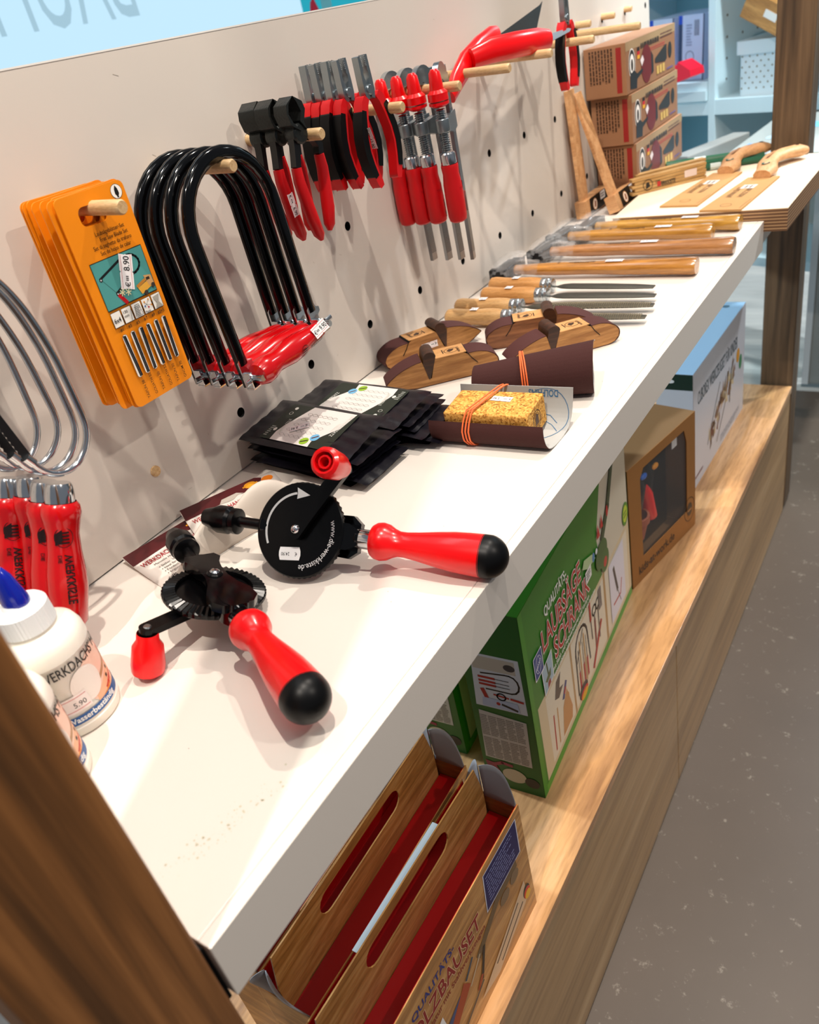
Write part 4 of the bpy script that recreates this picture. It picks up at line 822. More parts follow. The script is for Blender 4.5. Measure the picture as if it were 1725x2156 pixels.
def smooth(pr, n=3):
    Q = []
    for k in range(len(pr) - 1):
        p0, p1, p2, p3 = [Vector((*pr[min(max(k + d, 0), len(pr) - 1)], 0)) for d in (-1, 0, 1, 2)]
        for j in range(n): s = j / n; v = .5 * ((2 * p1) + (p2 - p0) * s + (2 * p0 - 5 * p1 + 4 * p2 - p3) * s * s + (3 * p1 - p0 - 3 * p2 + p3) * s ** 3); Q.append((v.x, v.y))
    return Q + [pr[-1]]
pr1 = smooth([(-.0335, .0325), (-.0375, .024), (-.0370, .013), (-.030, .004), (-.015, .0008), (.006, .0006), (.022, .005), (.031, .016), (.035, .032), (.036, .047)])
t, P = make_roll('open roll of dark red sandpaper around a cork block, the nearer of the two', T((.283, .712, .0)) @ Matrix.Rotation(radians(3.5), 4, 'Z'), .142, pr1, .012)
tk = thing('cork_block', 'cork sanding block with 3.90 price tied inside the nearer sandpaper roll', 'cork block', M=T((.283, .712, .0075)) @ Matrix.Rotation(radians(3.5), 4, 'Z') @ T((.004, .0, 0)) @ Matrix.Rotation(radians(4), 4, 'X'))
MB().box((-.056, -.027, 0), (.048, .026, .036)).build('block', CORK, tk, bevel=.0015)
a = Art(); a.ring(0, .018, .011, .001, '#4a2a12'); a.ring(0, .018, .008, .0006, '#4a2a12'); a.poly([(-.005, .012), (.004, .012), (.005, .022), (-.001, .026), (-.005, .020)], '#4a2a12'); a.build(T((.048, -.002, 0)) @ YZ, tk, 'printed_logo')
sticker(tk, T((.004, .008, .0363)) @ Matrix.Rotation(radians(176), 4, 'Z'), '3.90', .026, .010, frame_=False)
a = Art(lift=0); BL = '#3f6f96'
a.text(-.066, .79, .0175, 'COATED ABRASIVES', BL, sx=.01); a.mb = MB(); a.cols = []
def onP(u, v, h): q = min(max(1 - v / .115, 0), 1); p = P(.5 - u / .142, q, .0009 + h); return p
def sheet_print(t, P, back=.115):
    a = Art(lift=1e-4); a.text(-.054, .004, .0095, 'DOLPHINS', BL, sx=.8, bold=.02); a.text(-.016, .012, .011, 'COATED ABRASIVES', BL, sx=.9, bold=.012)
    a.ring(-.040, .030, .028, .0008, BL); a.line([(-.060, .046), (-.050, .038), (-.040, .034), (-.030, .036), (-.024, .030), (-.034, .026), (-.046, .028), (-.056, .036)], .0007, BL); a.line([(-.034, .026), (-.030, .016), (-.024, .018)], .0007, BL)
    a.text(.034, .022, .022, 'C', BL, bold=.02)
    a.build(None, t, 'printed_backing', fn=lambda u, v, h: P(.5 - u / .142, min(max(1 - v / back, 0), 1), .0008 + h), sub=.006)
sheet_print(t, P)
def bands(M, pathf, offs, lab):
    t = thing('elastic_band', lab, 'elastic band', M=M)
    for o0, o1 in offs: MB().tube([pathf(k / 40, o0, o1) for k in range(40)], .0010, 8, closed=True).build('strand', BAND, t)
def loop1(f, o0, o1):
    L = [(-.0345, .0345), (-.0390, .024), (-.0385, .012), (-.031, .002), (-.014, -.0002 + .0006), (.006, .0005), (.023, .003), (.0325, .015), (.0365, .032), (.0375, .0475), (.0300, .0490), (.010, .0478), (-.012, .0462), (-.027, .0452)]
    k = f * len(L); i = int(k) % len(L); g = k - int(k); a, b = L[i], L[(i + 1) % len(L)]; y, z = a[0] + (b[0] - a[0]) * g, a[1] + (b[1] - a[1]) * g
    return Vector((o0 + (o1 - o0) * (y + .04) / .08, y, max(z, .0011)))
bands(T((.283, .712, 0)) @ Matrix.Rotation(radians(3.5), 4, 'Z'), loop1, ((-.026, -.002), (-.022, .004), (-.018, .002)), 'orange elastic band around the nearer sandpaper roll')
pr2 = smooth([(.013, .050), (.000, .055), (-.014, .053), (-.025, .044), (-.031, .030), (-.028, .014), (-.018, .004), (-.004, .0008), (.012, .002), (.022, .010), (.026, .022), (.025, .034)])
M2 = T((.283, .822, .0)) @ Matrix.Rotation(radians(19), 4, 'Z')
t, P = make_roll('closed roll of dark red sandpaper lying behind the open one', M2, .150, pr2, -.006, taper=.34)
sheet_print(t, P, .13)
tk = thing('cork_block', 'cork sanding block hidden inside the far closed sandpaper roll', 'cork block', M=M2 @ T((0, 0, .006))); MB().box((-.05, -.018, 0), (.048, .016, .034)).build('block', CORK, tk, bevel=.0015)
def loop2(f, o0, o1):
    a = 2 * pi * f; y, z = -.0025 + .0300 * cos(a), .0288 + .0285 * sin(a); return Vector((o0 + (o1 - o0) * (y + .03) / .06, y * 1.04, max(z, .0011)))
bands(M2, loop2, ((-.012, -.020), (-.006, -.018), (-.009, -.020)), 'orange elastic band around the far sandpaper roll')
# ---- sanding blocks
BEECH = wood('beech_block', '#c08a4e', '#95622f', (14, 160, 160), .5, bump=.1); BEECHD = wood('walnut_block', '#94613c', '#6d4226', (14, 160, 160), .5, bump=.1); LWOOD = wood('pale_top', '#dba66c', '#c08a50', (16, 200, 200), .5); WEDGE = wood('wedge_wood', '#4a2814', '#2c160a', (20, 150, 150), .4)
XZ = Matrix(((1, 0, 0, 0), (0, 0, -1, 0), (0, 1, 0, 0), (0, 0, 0, 1)))
def make_sander(body):
    t = thing('sanding_block', '', 'sanding block')   # round end at -x, pointed end at +x; side faces +-y
    B = [(-.060, 0), (.040, 0), (.060, .004), (.079, .0155), (.081, .018), (.075, .024), (.062, .0335), (.048, .040), (.036, .0435), (.0285, .0445), (.027, .040), (.022, .012), (.0185, .012), (.010, .0435), (.008, .0445), (-.030, .0445), (-.035, .0405), (-.050, .0405), (-.062, .0365), (-.072, .029), (-.0765, .020), (-.075, .010), (-.069, .003)]
    b = MB().prism(B, -.0175, .0175, 0, XZ, 0).build('body', body, t, bevel=.0006)
    MB().box((-.0345, -.0172, .0445), (.0085, .0172, .0449)).build('top_face', LWOOD, t, smooth=False)
    S2 = smooth([(-.0345, .0415), (-.050, .0413), (-.0625, .0372), (-.073, .0294), (-.0775, .020), (-.0760, .0095), (-.0695, .0022), (-.060, -.0007)], 3) + smooth([(.040, -.0007), (.0603, .0032), (.0797, .0150), (.082, .018), (.0758, .0248), (.0625, .0343), (.0482, .0409), (.036, .0445), (.0285, .0455)], 3)
    for nm, pp in (('sandpaper_sleeve', S2),):
        outer = pp; n = len(pp); vs = []; fs = []
        for k, (x, z) in enumerate(pp):
            a = pp[max(k - 1, 0)]; c = pp[min(k + 1, n - 1)]; dx, dz = c[0] - a[0], c[1] - a[1]; l = sqrt(dx * dx + dz * dz); nx, nz = dz / l, -dx / l
            for yy in (-.0178, .0178): vs += [(x, yy, z), (x - nx * -.0, yy, z)]
            vs[-3] = (x - nx * .0008, -.0178, z - nz * .0008); vs[-1] = (x - nx * .0008, .0178, z - nz * .0008)
        m = MB()
        for k in range(n - 1):
            o = k * 4; p = o + 4
            fs += [(o, p, p + 2, o + 2), (o + 1, o + 3, p + 3, p + 1), (o, o + 1, p + 1, p), (o + 2, p + 2, p + 3, o + 3)]
        m.add(vs, fs); m.build(nm, mat('sand_sleeve', '#4a2320', .8, bump=.4, bscale=1500), t, ang=50)
    MB().prism([(-.0352, .0445), (-.0343, .0445), (-.0405, .031), (-.0475, .0205), (-.0483, .0212), (-.0413, .0316)], -.0181, .0181, 0, XZ).build('left_slot', DARK, t, smooth=False)
    MB().prism([(.0205, .0115), (.0108, .040), (.0085, .049)] + [(.0165 + .0085 * cos(radians(g)), .0500 + .0085 * sin(radians(g))) for g in range(180, -10, -20)] + [(.0268, .040), (.0222, .0115)], -.0182, .0182, 0, XZ).build('wedge', WEDGE, t, bevel=.0005)
    a = Art(lift=2e-4); a.ring(-.016, 0, .0095, .0009, '#3a2412', rv=.0085); a.poly([(-.021, -.004), (-.014, -.006), (-.010, .000), (-.013, .005), (-.018, .002)], '#3a2412'); a.text(-.0275, .012, .0048, 'WERKKISTE', '#3a2412', rot=-pi / 2, sx=.8, bold=.01); a.rects([(-.005, -.008, -.0035, .006)], '#3a2412')
    a.build(T((0, 0, .0449)), t, 'printed_logo'); return t
def sM(a, b, flip=False):  # base line of the visible side from a (left) to b (right)
    a, b = Vector((*a, 0)), Vector((*b, 0)); d = (b - a).normalized(); c = (a + b) / 2; n = Vector((-d.y, d.x, 0))
    x = -d if flip else d
    return frame(c + n * .0178 + Vector((0, 0, .0012)), x, Vector((0, 0, 1)).cross(x), None) @ Matrix.Diagonal((1, 1, .80, 1))
sd = make_sander(BEECH); sd.matrix_world = sM((.038, .866), (.108, .968)); sd['label'] = 'sanding block with 9.90 price tag standing against the pegboard'; sd['group'] = 'four wooden sanding blocks'
dup(sd, sM((.093, .798), (.185, .877), True), 'sanding block just in front of the 9.90 tagged one, pointed end left')
s3 = make_sander(BEECHD); s3.matrix_world = sM((.160, .952), (.270, 1.015)); s3['label'] = 'darker reddish sanding block lying just in front of the rasps'; s3['group'] = 'four wooden sanding blocks'
dup(sd, sM((.232, .892), (.322, .985), True), 'sanding block nearest the shelf edge, partly behind the far sandpaper roll')
sticker(sd, T((-.004, -.0179, .024)) @ Matrix(((1, 0, 0, 0), (0, 0, -1, 0), (0, 1, 0, 0), (0, 0, 0, 1))) @ Matrix.Rotation(pi, 4, 'Z'), '9.90', .026, .012)
# ---- files and rasps
HW = wood('file_handle', '#d29c5e', '#b57c3e', (18, 140, 140), .4, coat=.2); HW2 = wood('file_handle_pale', '#dbb27a', '#c2935a', (18, 140, 140), .4, coat=.2)
def make_file(lab, a, b, rasp, hw, Lh=.118):
    a, b = Vector((*a, .0155)), Vector((*b, .012)); d = b - a; L = d.length
    t = thing('wood_rasp' if rasp else 'metal_file', lab, 'rasp' if rasp else 'file', M=frame(a, d, Vector((-d.y, d.x, 0))))
    X = frame((0, 0, 0), (0, 1, 0), None, (1, 0, 0))
    MB().lathe([(.0001, 0), (.008, .0008), (.0125, .005), (.0138, .013), (.0128, .030), (.0120, .05), (.0135, .075), (.0128, .090), (.0105, .104)], 28, 0, X, cap=False, sq=(1, 1)).build('handle', hw, t)
    MB().lathe([(.0108, .098), (.0115, .099), (.0115, .105), (.0105, .1065), (.0115, .108), (.0115, .112), (.0100, .1135), (.0112, .115), (.0112, .119), (.008, .120)], 24, 0, X).build('ferrule', ZINC, t)
    x0 = .118; w = .0105; m = MB()
    st = [(x0, .0035), (x0 + .008, .0035), (x0 + .018, .0085), (x0 + .03, w), (L * .72, w), (L * .9, w * .86), (L, w * .62)]
    vs = []; fs = []; K = 12
    for x, ww in st:
        for k in range(K): an = pi * k / (K - 1); vs.append((x, -ww * cos(an), -.0025 + ww * .46 * sin(an) if 0 < k < K - 1 else -.0025))
    for i in range(len(st) - 1):
        for k in range(K): j = (k + 1) % K; fs.append((i * K + k, (i + 1) * K + k, (i + 1) * K + j, i * K + j))
    fs += [list(range(K)), [(len(st) - 1) * K + k for k in range(K)][::-1]]; m.add(vs, fs, 0)
    fm = mat('file_steel', '#4f4d47', .45, .75, bump=.6, bscale=900) if not rasp else mat('rasp_steel', '#4d493f', .5, .6)
    bl = m.build('blade', fm, t)
    if rasp:
        tm = MB(); rr = random.Random(8); x = x0 + .036; row = 0
        while x < L - .004:
            ww = w if x < L * .72 else w * (1 - .38 * (x - L * .72) / (L * .28))
            for k in range(7):
                an = pi * (k + .5 + (.5 if row % 2 else 0)) / 7.5; y, z = -ww * cos(an), -.0025 + ww * .46 * sin(an)
                tm.add([(x - .0018, y, z), (x + .0009, y - .0013, z), (x + .0009, y + .0013, z), (x + .0006, y * 1.12, z + .0020)], [(0, 1, 3), (1, 2, 3), (2, 0, 3)])
            x += .0032; row += 1
        tm.build('teeth', mat('rasp_teeth', '#a59c86', .4, .5), bl, smooth=False)
    sticker(t, frame((.052, .0, .0129), (-1, 0, 0), (0, -1, 0)), '7.90', .013, .011, frame_=False, pre=False)
make_file('wood rasp with pale handle, nearest in the row and partly behind a sanding block', (.028, 1.036), (.345, 1.060), True, HW2)
make_file('wood rasp with pale handle, second nearest in the row', (.020, 1.082), (.342, 1.106), True, HW2)
make_file('smooth dark file with amber handle, third in the row', (.041, 1.136), (.332, 1.146), False, HW)
make_file('smooth dark file with amber handle, farthest in the row next to the nearest hammer', (.031, 1.186), (.318, 1.184), False, HW)
# ---- hammers
HMR = [('#c88a3c', '#8f5a1e'), ('#b8804c', '#8a5a30'), ('#c08a3a', '#94621e'), ('#c9973f', '#9c6d24')]
PLAS = mat('clear_plastic', '#ffffff', .08, alpha=.10, spec=1)
def make_hammer(i, lab, a, b, hy):
    a, b = Vector((*a, .0165)), Vector((*b, .0150)); d = b - a; L = d.length
    t = thing('hammer', lab, 'hammer', M=frame(a, d, Vector((-d.y, d.x, 0)))); X = frame((0, 0, 0), (0, 1, 0), None, (1, 0, 0))
    wd = wood('hammer_wood%d' % i, HMR[i][0], HMR[i][1], (9, 130, 130), .25, coat=.6)
    MB().lathe([(.0090, -.045), (.0095, .005), (.0105, .02), (.0118, .06), (.0112, .11), (.0128, .18), (.0142, L - .03), (.0150, L - .006), (.0135, L)], 24, 0, X, sq=(1.12, .92)).build('handle', wd, t)
    m = MB(); hx = -.030
    m.box((hx - .013, -.036, -.0125), (hx + .013, .026, .0125)); m.prism([(hx - .013, .026), (hx + .013, .026), (hx + .011, .047), (hx - .011, .047)], -.004, .008); m.box((hx - .016, -.050, -.0155), (hx + .016, -.034, .0155))
    m.build('head', mat('hammer_head', '#2e2f31', .35, .7), t, bevel=.003, seg=3)
    rp = random.Random(i + 30)
    def bagf(s, q):
        an = 2 * pi * s; yy = -.057 + .112 * q; rr = .0255 * (1 + .18 * sin(5 * an + 6 * q + i) + .14 * sin(11 * an + 13 * q + i * 2)) * (sin(pi * min(max(q, .02), .98)) ** .25)
        return (hx + .006 + rr * 1.0 * cos(an), yy, max(-.0145, .004 + rr * .82 * sin(an)))
    w = MB(); w.grid(bagf, 40, 16)
    w.grid(lambda s, q: (-.01 + .04 * q, (.0185 - .006 * q) * (1 + .2 * sin(7 * 2 * pi * s + 5 * q)) * cos(2 * pi * s), max(-.0150, (.0185 - .005 * q) * (1 + .2 * sin(7 * 2 * pi * s + 5 * q)) * sin(2 * pi * s))), 36, 6)
    w.build('plastic_wrap', PLAS, t, ang=180)
    a = Art(lift=2e-4); a.text(.085, -.003, .008, 'HOLZHAMMER' if 0 else 'WERKKISTE', '#2a1608', sx=1.1, bold=.03); a.circ(.066, 0, .0035, '#2a1608')
    a.build(T((0, 0, .0103)), t, 'stamp', fn=lambda u, v, h: (u, v, h - .0003 * 0 + .0001 + (.0005 if u > .12 else 0)))
    sticker(t, T((.165, .0, .0119)) @ Matrix.Rotation(pi, 4, 'Z'), '16.90', .030, .012)
make_hammer(0, 'hammer with orange brown handle, nearest of the four wrapped hammers', (.062, 1.262), (.360, 1.266), 0)
make_hammer(1, 'hammer with dull brown handle, second nearest and longest of the four', (.088, 1.362), (.393, 1.366), 0)
make_hammer(2, 'hammer with short golden handle, third of the four wrapped hammers', (.085, 1.455), (.337, 1.452), 0)
make_hammer(3, 'hammer with yellow handle lying along the front of the plywood board', (.118, 1.513), (.372, 1.500), 0)
# ---- try squares leaning on the pegboard
LB = wood('square_wood', '#d8a878', '#c08c5c', (60, 60, 8), .5)
def make_square(lab, bx, by, tx, ty, tz, lenb):
    up = Vector((tx - bx, ty - by, tz)).normalized(); al = Vector((0.0, 1, 0)); M = frame((bx, by, .0045), al, up)   # x along stock, y up blade
    t = thing('try_square', lab, 'try square', M=M)
    MB().box((-.008, 0, -.0035), (.030, .245, .0035)).build('blade', LB, t, smooth=False, bevel=.0006)
    s = MB().box((-.012, -.0005, -.012), (lenb, .034, .012)).build('stock', LB, t, smooth=False, bevel=.0008)
    a = Art(lift=3e-4); a.rect(.012, .001, lenb - .002, .033, '#14120f'); a.circ(.040, .016, .0115, '#e9a565'); a.circ(.040, .016, .0100, '#efe3d4'); a.poly([(.034, .010), (.044, .010), (.046, .020), (.038, .024)], '#9a5a30'); a.rect(lenb * .55, .016, lenb * .55 + .028, .032, '#ece6e2'); a.greek(lenb * .55 + .004, .019, lenb * .55 + .025, .029, 2, '#55504c')
    a.build(T((0, 0, .0121)), s); return t
make_square('wooden try square leaning on the pegboard, the left of the two', .026, 1.634, .010, 1.632, .235, .13)
make_square('wooden try square with slanting blade, the right one beside the plywood board', .085, 1.668, .013, 1.640, .225, .135)
# ---- folding rulers
RW = wood('ruler_wood', '#cda56a', '#a97e45', (16, 200, 200), .5)
def make_ruler(lab, a, b, z, w):
    a, b = Vector((*a, z)), Vector((*b, z)); t = thing('folding_ruler', lab, 'ruler', M=frame(a, b - a, Vector((-(b - a).y, (b - a).x, 0)))); L = (b - a).length
    for k in range(5): MB().box((.006 * (k % 2), 0, .0068 * k), (L - .004 * (k % 2), .0165, .0068 * k + .0060)).build('ruler_segment', RW, t, smooth=False, bevel=.0006)
    a = Art(lift=4e-4); a.ring(.035, .016, .0105, .0014, '#1c1814'); a.poly([(.030, .008), (.040, .012), (.037, .022), (.031, .020)], '#1c1814'); a.text(.052, .016, .007, 'DIE', '#1c1814', bold=.02); a.text(.058, .008, .012, 'WERKKISTE', '#26201c', sx=.62, bold=.03); a.rect(.056, .008, .064, .018, '#b02822'); a.rect(.118, .012, .146, .026, '#d9c4ba')
    a.build(XZ, t); return t
make_ruler('folded wooden ruler with printed logo, the front one on the plywood board', (.104, 1.718), (.226, 1.834), .0197, 0)
make_ruler('folded wooden ruler partly hidden behind the front ruler', (.098, 1.760), (.215, 1.872), .0197, 0)
# ---- green pencils in a clear sleeve
GRN = mat('green_lacquer', '#0c4a2c', .3)
for k, (ax, ay, bx, by, lab) in enumerate(((.100, 1.965, .300, 2.02, 'dark green carpenter pencil, rearmost of the three behind the rulers'), (.112, 1.90, .310, 1.985, 'dark green carpenter pencil, middle one of the three behind the rulers'), (.165, 1.885, .335, 1.945, 'dark green carpenter pencil, nearest of the three behind the rulers'))):
    a_, b_ = Vector((ax, ay, .027)), Vector((bx, by, .027)); M = frame(a_, (0, 0, 1), None, b_ - a_); L = (b_ - a_).length
    t = thing('carpenter_pencil', lab, 'pencil', M=M); MB().lathe([(.0062, 0), (.0068, .002), (.0068, L)], 8, 0, sq=(1, 1)).build('barrel', GRN, t, smooth=False); MB().lathe([(.0072, L * .30), (.0072, L * .42)], 8).build('label_band', mat('pale_band', '#b9c2bc', .3), t, smooth=False)
# ---- japanese style saws in kraft sleeves
SAWH = wood('saw_handle', '#d9a777', '#c4905f', (14, 90, 90), .5)
def make_saw(lab, tl, nr, fr, fl, hl):
    C4 = [Vector((*p, .0215)) for p in (tl, nr, fr, fl)]; o = (C4[0] + C4[1]) / 2; e = (C4[2] + C4[3]) / 2; d = (e - o); L = d.length; wd = .038
    t = thing('pull_saw', lab, 'saw', M=frame(o, d, Vector((-d.y, d.x, 0))))
    SLV = mat('sleeve_kraft', '#bf915a', .7, var=.1, vscale=60)
    MB().prism([(0, -wd), (L, -wd * .82), (L, wd * .82), (0, wd)], -.0017, .0017).build('sleeve', SLV, t, smooth=False)
    a = Art(lift=.0002); K = '#7d5227'; a.text(L * .36, .012, .015, 'JAPAN SÄGE', K, rot=0, sx=.9, bold=.02); a.text(L * .36, -.010, .015, 'HOLZ 240', K, sx=.9, bold=.02); a.ring(L * .13, 0, .010, .0008, K); a.line([(.01, -wd * .85), (L * .3, -wd * .85)], .0006, K); a.rect(L * .62, -.010, L * .74, .016, '#ece2d8'); a.greek(L * .635, -.006, L * .73, .012, 2, '#6a5a50')
    a.build(T((0, 0, .0018)), t)
    H = [(L - .012, 0, .007), (L + .018, 0, .010), (L + .050, .010, .014), (L + .085, .012, .018), (L + .120, .000, .018), (L + .150, -.020, .016), (L + .162, -.030, .014)]
    Q = []; R = [.0165, .0200, .0185, .0175, .0180, .0200, .0130]
    h = MB().tube(H, R, 18, sq=(.62, 1.05), up=(0, 0, 1)).build('handle', SAWH, t)
    a = Art(lift=0); a.circ(L + .022, .004, .010, '#2f5a4a', rv=.008); a.circ(L + .022, .004, .006, '#caa07a', rv=.004); a.rect(L + .05, .008, L + .10, .014, '#a8764a'); a.circ(L + .146, -.018, .004, '#3a2414')
    a.build(None, h, 'printed_mark', fn=lambda u, v, hh: (u, v, hh + (.0230 if u < L + .04 else .0292 if u < L + .115 else .0290))); return t
make_saw('wooden handled saw in a brown card sleeve, the left of the two on plywood', (.196, 1.640), (.268, 1.574), (.300, 1.826), (.228, 1.884), 0)
make_saw('wooden handled saw in a brown card sleeve, the right one near the board edge', (.287, 1.585), (.357, 1.528), (.386, 1.750), (.314, 1.829), 0)
# ================================================================ ON THE CABINET
def faceX(x): return T((x, 0, 0)) @ YZ           # side facing +x
FY = Matrix(((1, 0, 0, 0), (0, 0, -1, 0), (0, 1, 0, 0), (0, 0, 0, 1)))   # side facing -y
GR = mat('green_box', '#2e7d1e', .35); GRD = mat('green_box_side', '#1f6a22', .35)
def make_green(full=True):
    t = thing('fretwork_kit_box', '', 'box'); w, l, h = .088, .47, .335   # x depth, y length
    MB().box((-w, 0, 0), (0, l, h)).build('carton', GR, t, smooth=False, bevel=.0012)
    a = Art(lift=3e-4)   # front face (+x): u = y (0..l), v = z
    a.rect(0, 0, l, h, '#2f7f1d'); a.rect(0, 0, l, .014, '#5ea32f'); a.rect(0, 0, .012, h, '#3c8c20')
    a.poly([(.32, .13), (l, .13), (l, h), (.34, h), (.30, .24)], '#d8cdb6'); a.poly([(.018, .016), (l, .016), (l, .16), (.018, .16)], '#dcc7a0')
    a.rects([(.045, .024, .145, .152), (.152, .024, .315, .152), (.325, .024, .455, .152)], '#e8dcc4'); a.rects([(.145, .018, .152, .158), (.315, .018, .325, .158)], '#b9935f')
    K = '#22201c'; Rr = '#b3281e'
    for u, c in ((.06, Rr), (.075, '#c99a62')): a.line([(u, .035), (u + .004, .10)], .004, c)
    a.poly([(.075, .12), (.085, .145), (.105, .148), (.095, .125), (.11, .118), (.09, .110)], '#4a423a'); a.poly([(.10, .095), (.118, .118), (.124, .112), (.108, .09)], '#2c3a78'); a.poly([(.108, .10), (.114, .108), (.120, .104), (.112, .096)], '#b3281e')
    a.poly([(.09, .03), (.10, .08), (.12, .10), (.135, .05), (.13, .03)], '#c9925a'); a.circ(.117, .082, .010, '#c9925a')
    a.line([(.165, .04), (.168, .115)] + [(.196 + .028 * cos(radians(g)), .118 + .030 * sin(radians(g))) for g in range(180, -1, -20)] + [(.228, .06)], .005, K); a.line([(.170, .10), (.205, .14)], .003, K)
    for u in (.178, .198, .214): a.line([(u, .04), (u, .075)], .0065, Rr); a.line([(u, .075), (u, .12)], .0018, '#55504a')
    for u in (.186, .206): a.line([(u, .035), (u, .13)], .004, '#d0a468')
    a.line([(.245, .085), (.243, .150)], .003, '#55504a'); a.line([(.243, .125), (.243, .158)], .008, Rr); a.line([(.24, .03), (.29, .085)], .009, Rr); a.line([(.26, .05), (.262, .11)], .006, Rr)
    for u in (.262, .280): a.ring(u, .130, .009, .003, K); a.line([(u, .06), (u, .125)], .003, '#6a6560')
    a.rects([(.285, .11, .30, .15)], '#6f6a66')
    a.poly([(.345, .03), (.43, .03), (.43, .15), (.345, .15)], '#e6e2ea'); a.line([(.37, .13), (.385, .075)], .009, K); a.line([(.385, .075), (.40, .04)], .003, '#8a8488'); a.line([(.36, .06), (.40, .055), (.41, .08)], .004, Rr)
    a.circ(.185, .032, .019, '#1a1a1a', rv=.013); a.circ(.187, .026, .017, '#d7261c', rv=.009); a.circ(.188, .022, .015, '#e8b420', rv=.007)
    a.circ(.452, .185, .017, '#4e8f2a', rv=.022); a.circ(.452, .185, .012, '#c8d83a', rv=.016); a.greek(.443, .178, .461, .192, 2, '#3f7a22')
    for k, (u, v, s, tx) in enumerate(((.075, .272, .030, 'QUALITÄTS-'),)): a.text(u, v, .022, tx, '#f4f2ea', sx=.72, bold=.02)
    for tx, v, s in (('LAUBSÄGE', .226, .050), ('SCHRANK', .182, .050)):
        u = .055 if tx[0] == 'L' else .092; a.text(u, v, s, tx, '#f6efe6', sx=.68, bold=.04); a.text(u, v, s, tx, '#c01f1c', sx=.68, bold=.012)
    a.text(.080, .1705, .0105, 'mit Stahl- und Holzwerkzeugen und Vorlagen', '#f0f0e8', sx=.85, bold=.02); a.text(.080, .1600, .0105, 'wood cabinet with steel and wood tools set inclusive', '#f0f0e8', sx=.85, bold=.02)
    a.poly(rrect(.022, .205, .052, .245, .002), '#f0f0f0'); a.poly(rrect(.0235, .2065, .0505, .2435, .002), '#1c3f86'); a.ring(.037, .225, .010, .0008, '#e8ecf4', rv=.014); a.ring(.037, .225, .005, .0008, '#e8ecf4', rv=.014); a.text(.037, .2225, .0065, 'PEBARO', '#f2f4f8', 'c', rot=.5, sx=.85, bold=.02)
    a.poly([(.042, .205), (.082, .212), (.080, .165), (.044, .158)], '#f2f0ee'); a.poly([(.044, .203), (.080, .210), (.078, .167), (.046, .160)], '#a9c0cc'); a.line([(.060, .205), (.062, .185)], .004, '#3f5a34'); a.poly([(.050, .180), (.072, .188), (.070, .176), (.056, .174)], '#5a6a38'); a.poly([(.056, .162), (.068, .164), (.066, .174), (.058, .172)], '#a03428')
    # dragon-fly like wooden toy
    a.line([(.40, .33), (.36, .26), (.325, .225)], .016, '#2f4a30'); a.circ(.315, .200, .030, '#35622e', rv=.024); a.circ(.330, .178, .020, '#3f6d34'); a.poly([(.27, .232), (.235, .246), (.225, .236), (.250, .220), (.285, .215)], '#b9d09a'); a.circ(.292, .222, .005, '#f2f2f2'); a.poly([(.300, .238), (.306, .262), (.315, .236)], '#c42a2a'); a.poly([(.318, .245), (.326, .268), (.332, .242)], '#c42a2a'); a.circ(.330, .175, .009, '#c43a30'); a.circ(.355, .255, .005, '#c42a2a', rv=.010); a.circ(.276, .222, .006, '#4c86b8', rv=.008)
    a.poly([(.235, .200), (.262, .200), (.262, .222), (.235, .222)], '#f2eee8'); a.greek(.239, .204, .259, .218, 3, '#44403c')
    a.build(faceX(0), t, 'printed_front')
    b = Art(lift=3e-4)   # end face (-y): u = x (-w..0), v = z
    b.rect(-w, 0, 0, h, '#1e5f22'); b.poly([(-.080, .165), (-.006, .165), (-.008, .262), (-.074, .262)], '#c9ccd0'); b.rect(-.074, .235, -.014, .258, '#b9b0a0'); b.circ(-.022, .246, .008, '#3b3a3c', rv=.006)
    b.line([(-.064, .228), (-.030, .232)] + [(-.024 + .012 * cos(radians(g)), .216 + .016 * sin(radians(g))) for g in range(90, -91, -30)] + [(-.060, .200)], .0026, K)
    for v in (.221, .214, .208): b.line([(-.068, v), (-.046, v)], .004, '#a3261f'); b.line([(-.046, v), (-.026, v)], .0012, '#33302e')
    b.line([(-.066, .198), (-.062, .184)], .006, '#a3261f'); b.line([(-.05, .192), (-.03, .190)], .003, '#a3261f'); b.line([(-.026, .190), (-.010, .188)], .004, '#a3261f'); b.ring(-.040, .190, .006, .002, K); b.poly([(-.070, .167), (-.016, .167), (-.018, .183), (-.068, .183)], '#aeb9cf'); b.line([(-.040, .176), (-.020, .170)], .004, K); b.circ(-.046, .176, .003, '#a3261f')
    b.poly([(-.082, .060), (-.012, .060), (-.010, .150), (-.078, .156)], '#b8b5ae'); b.greek(-.079, .107, -.014, .148, 12, '#77746e', cols=5, duty=.7, seed=4); b.greek(-.079, .062, -.014, .103, 12, '#77746e', cols=5, duty=.7, seed=6)
    b.poly([(-.084, .052), (-.070, .050), (-.058, .022), (-.068, .018), (-.082, .036)], '#7c1f3c'); b.line([(-.072, .046), (-.058, .054), (-.044, .052)], .006, '#8a2440'); b.circ(-.042, .032, .018, '#b9b298', rv=.014); b.circ(-.016, .026, .011, '#2c2622', rv=.010)
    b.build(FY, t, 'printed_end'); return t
g1 = make_green(); D1 = Vector((.328 - .3135, .612 - .905, 0)).normalized()
def kit(M, lab, src=None):
    if src is None: g1.matrix_world = M; g1['label'] = lab; g1['group'] = 'green fretwork kit boxes'; return
    dup(g1, M, lab)
kit(T((.3285, .612, ZC)) @ Matrix.Rotation(radians(4.3), 4, 'Z'), 'green kit box with red title standing at the front of the cabinet top')
kit(T((.188, .637, ZC)) @ Matrix.Rotation(radians(4), 4, 'Z'), 'second green kit box standing in the shade behind the front green box', g1)
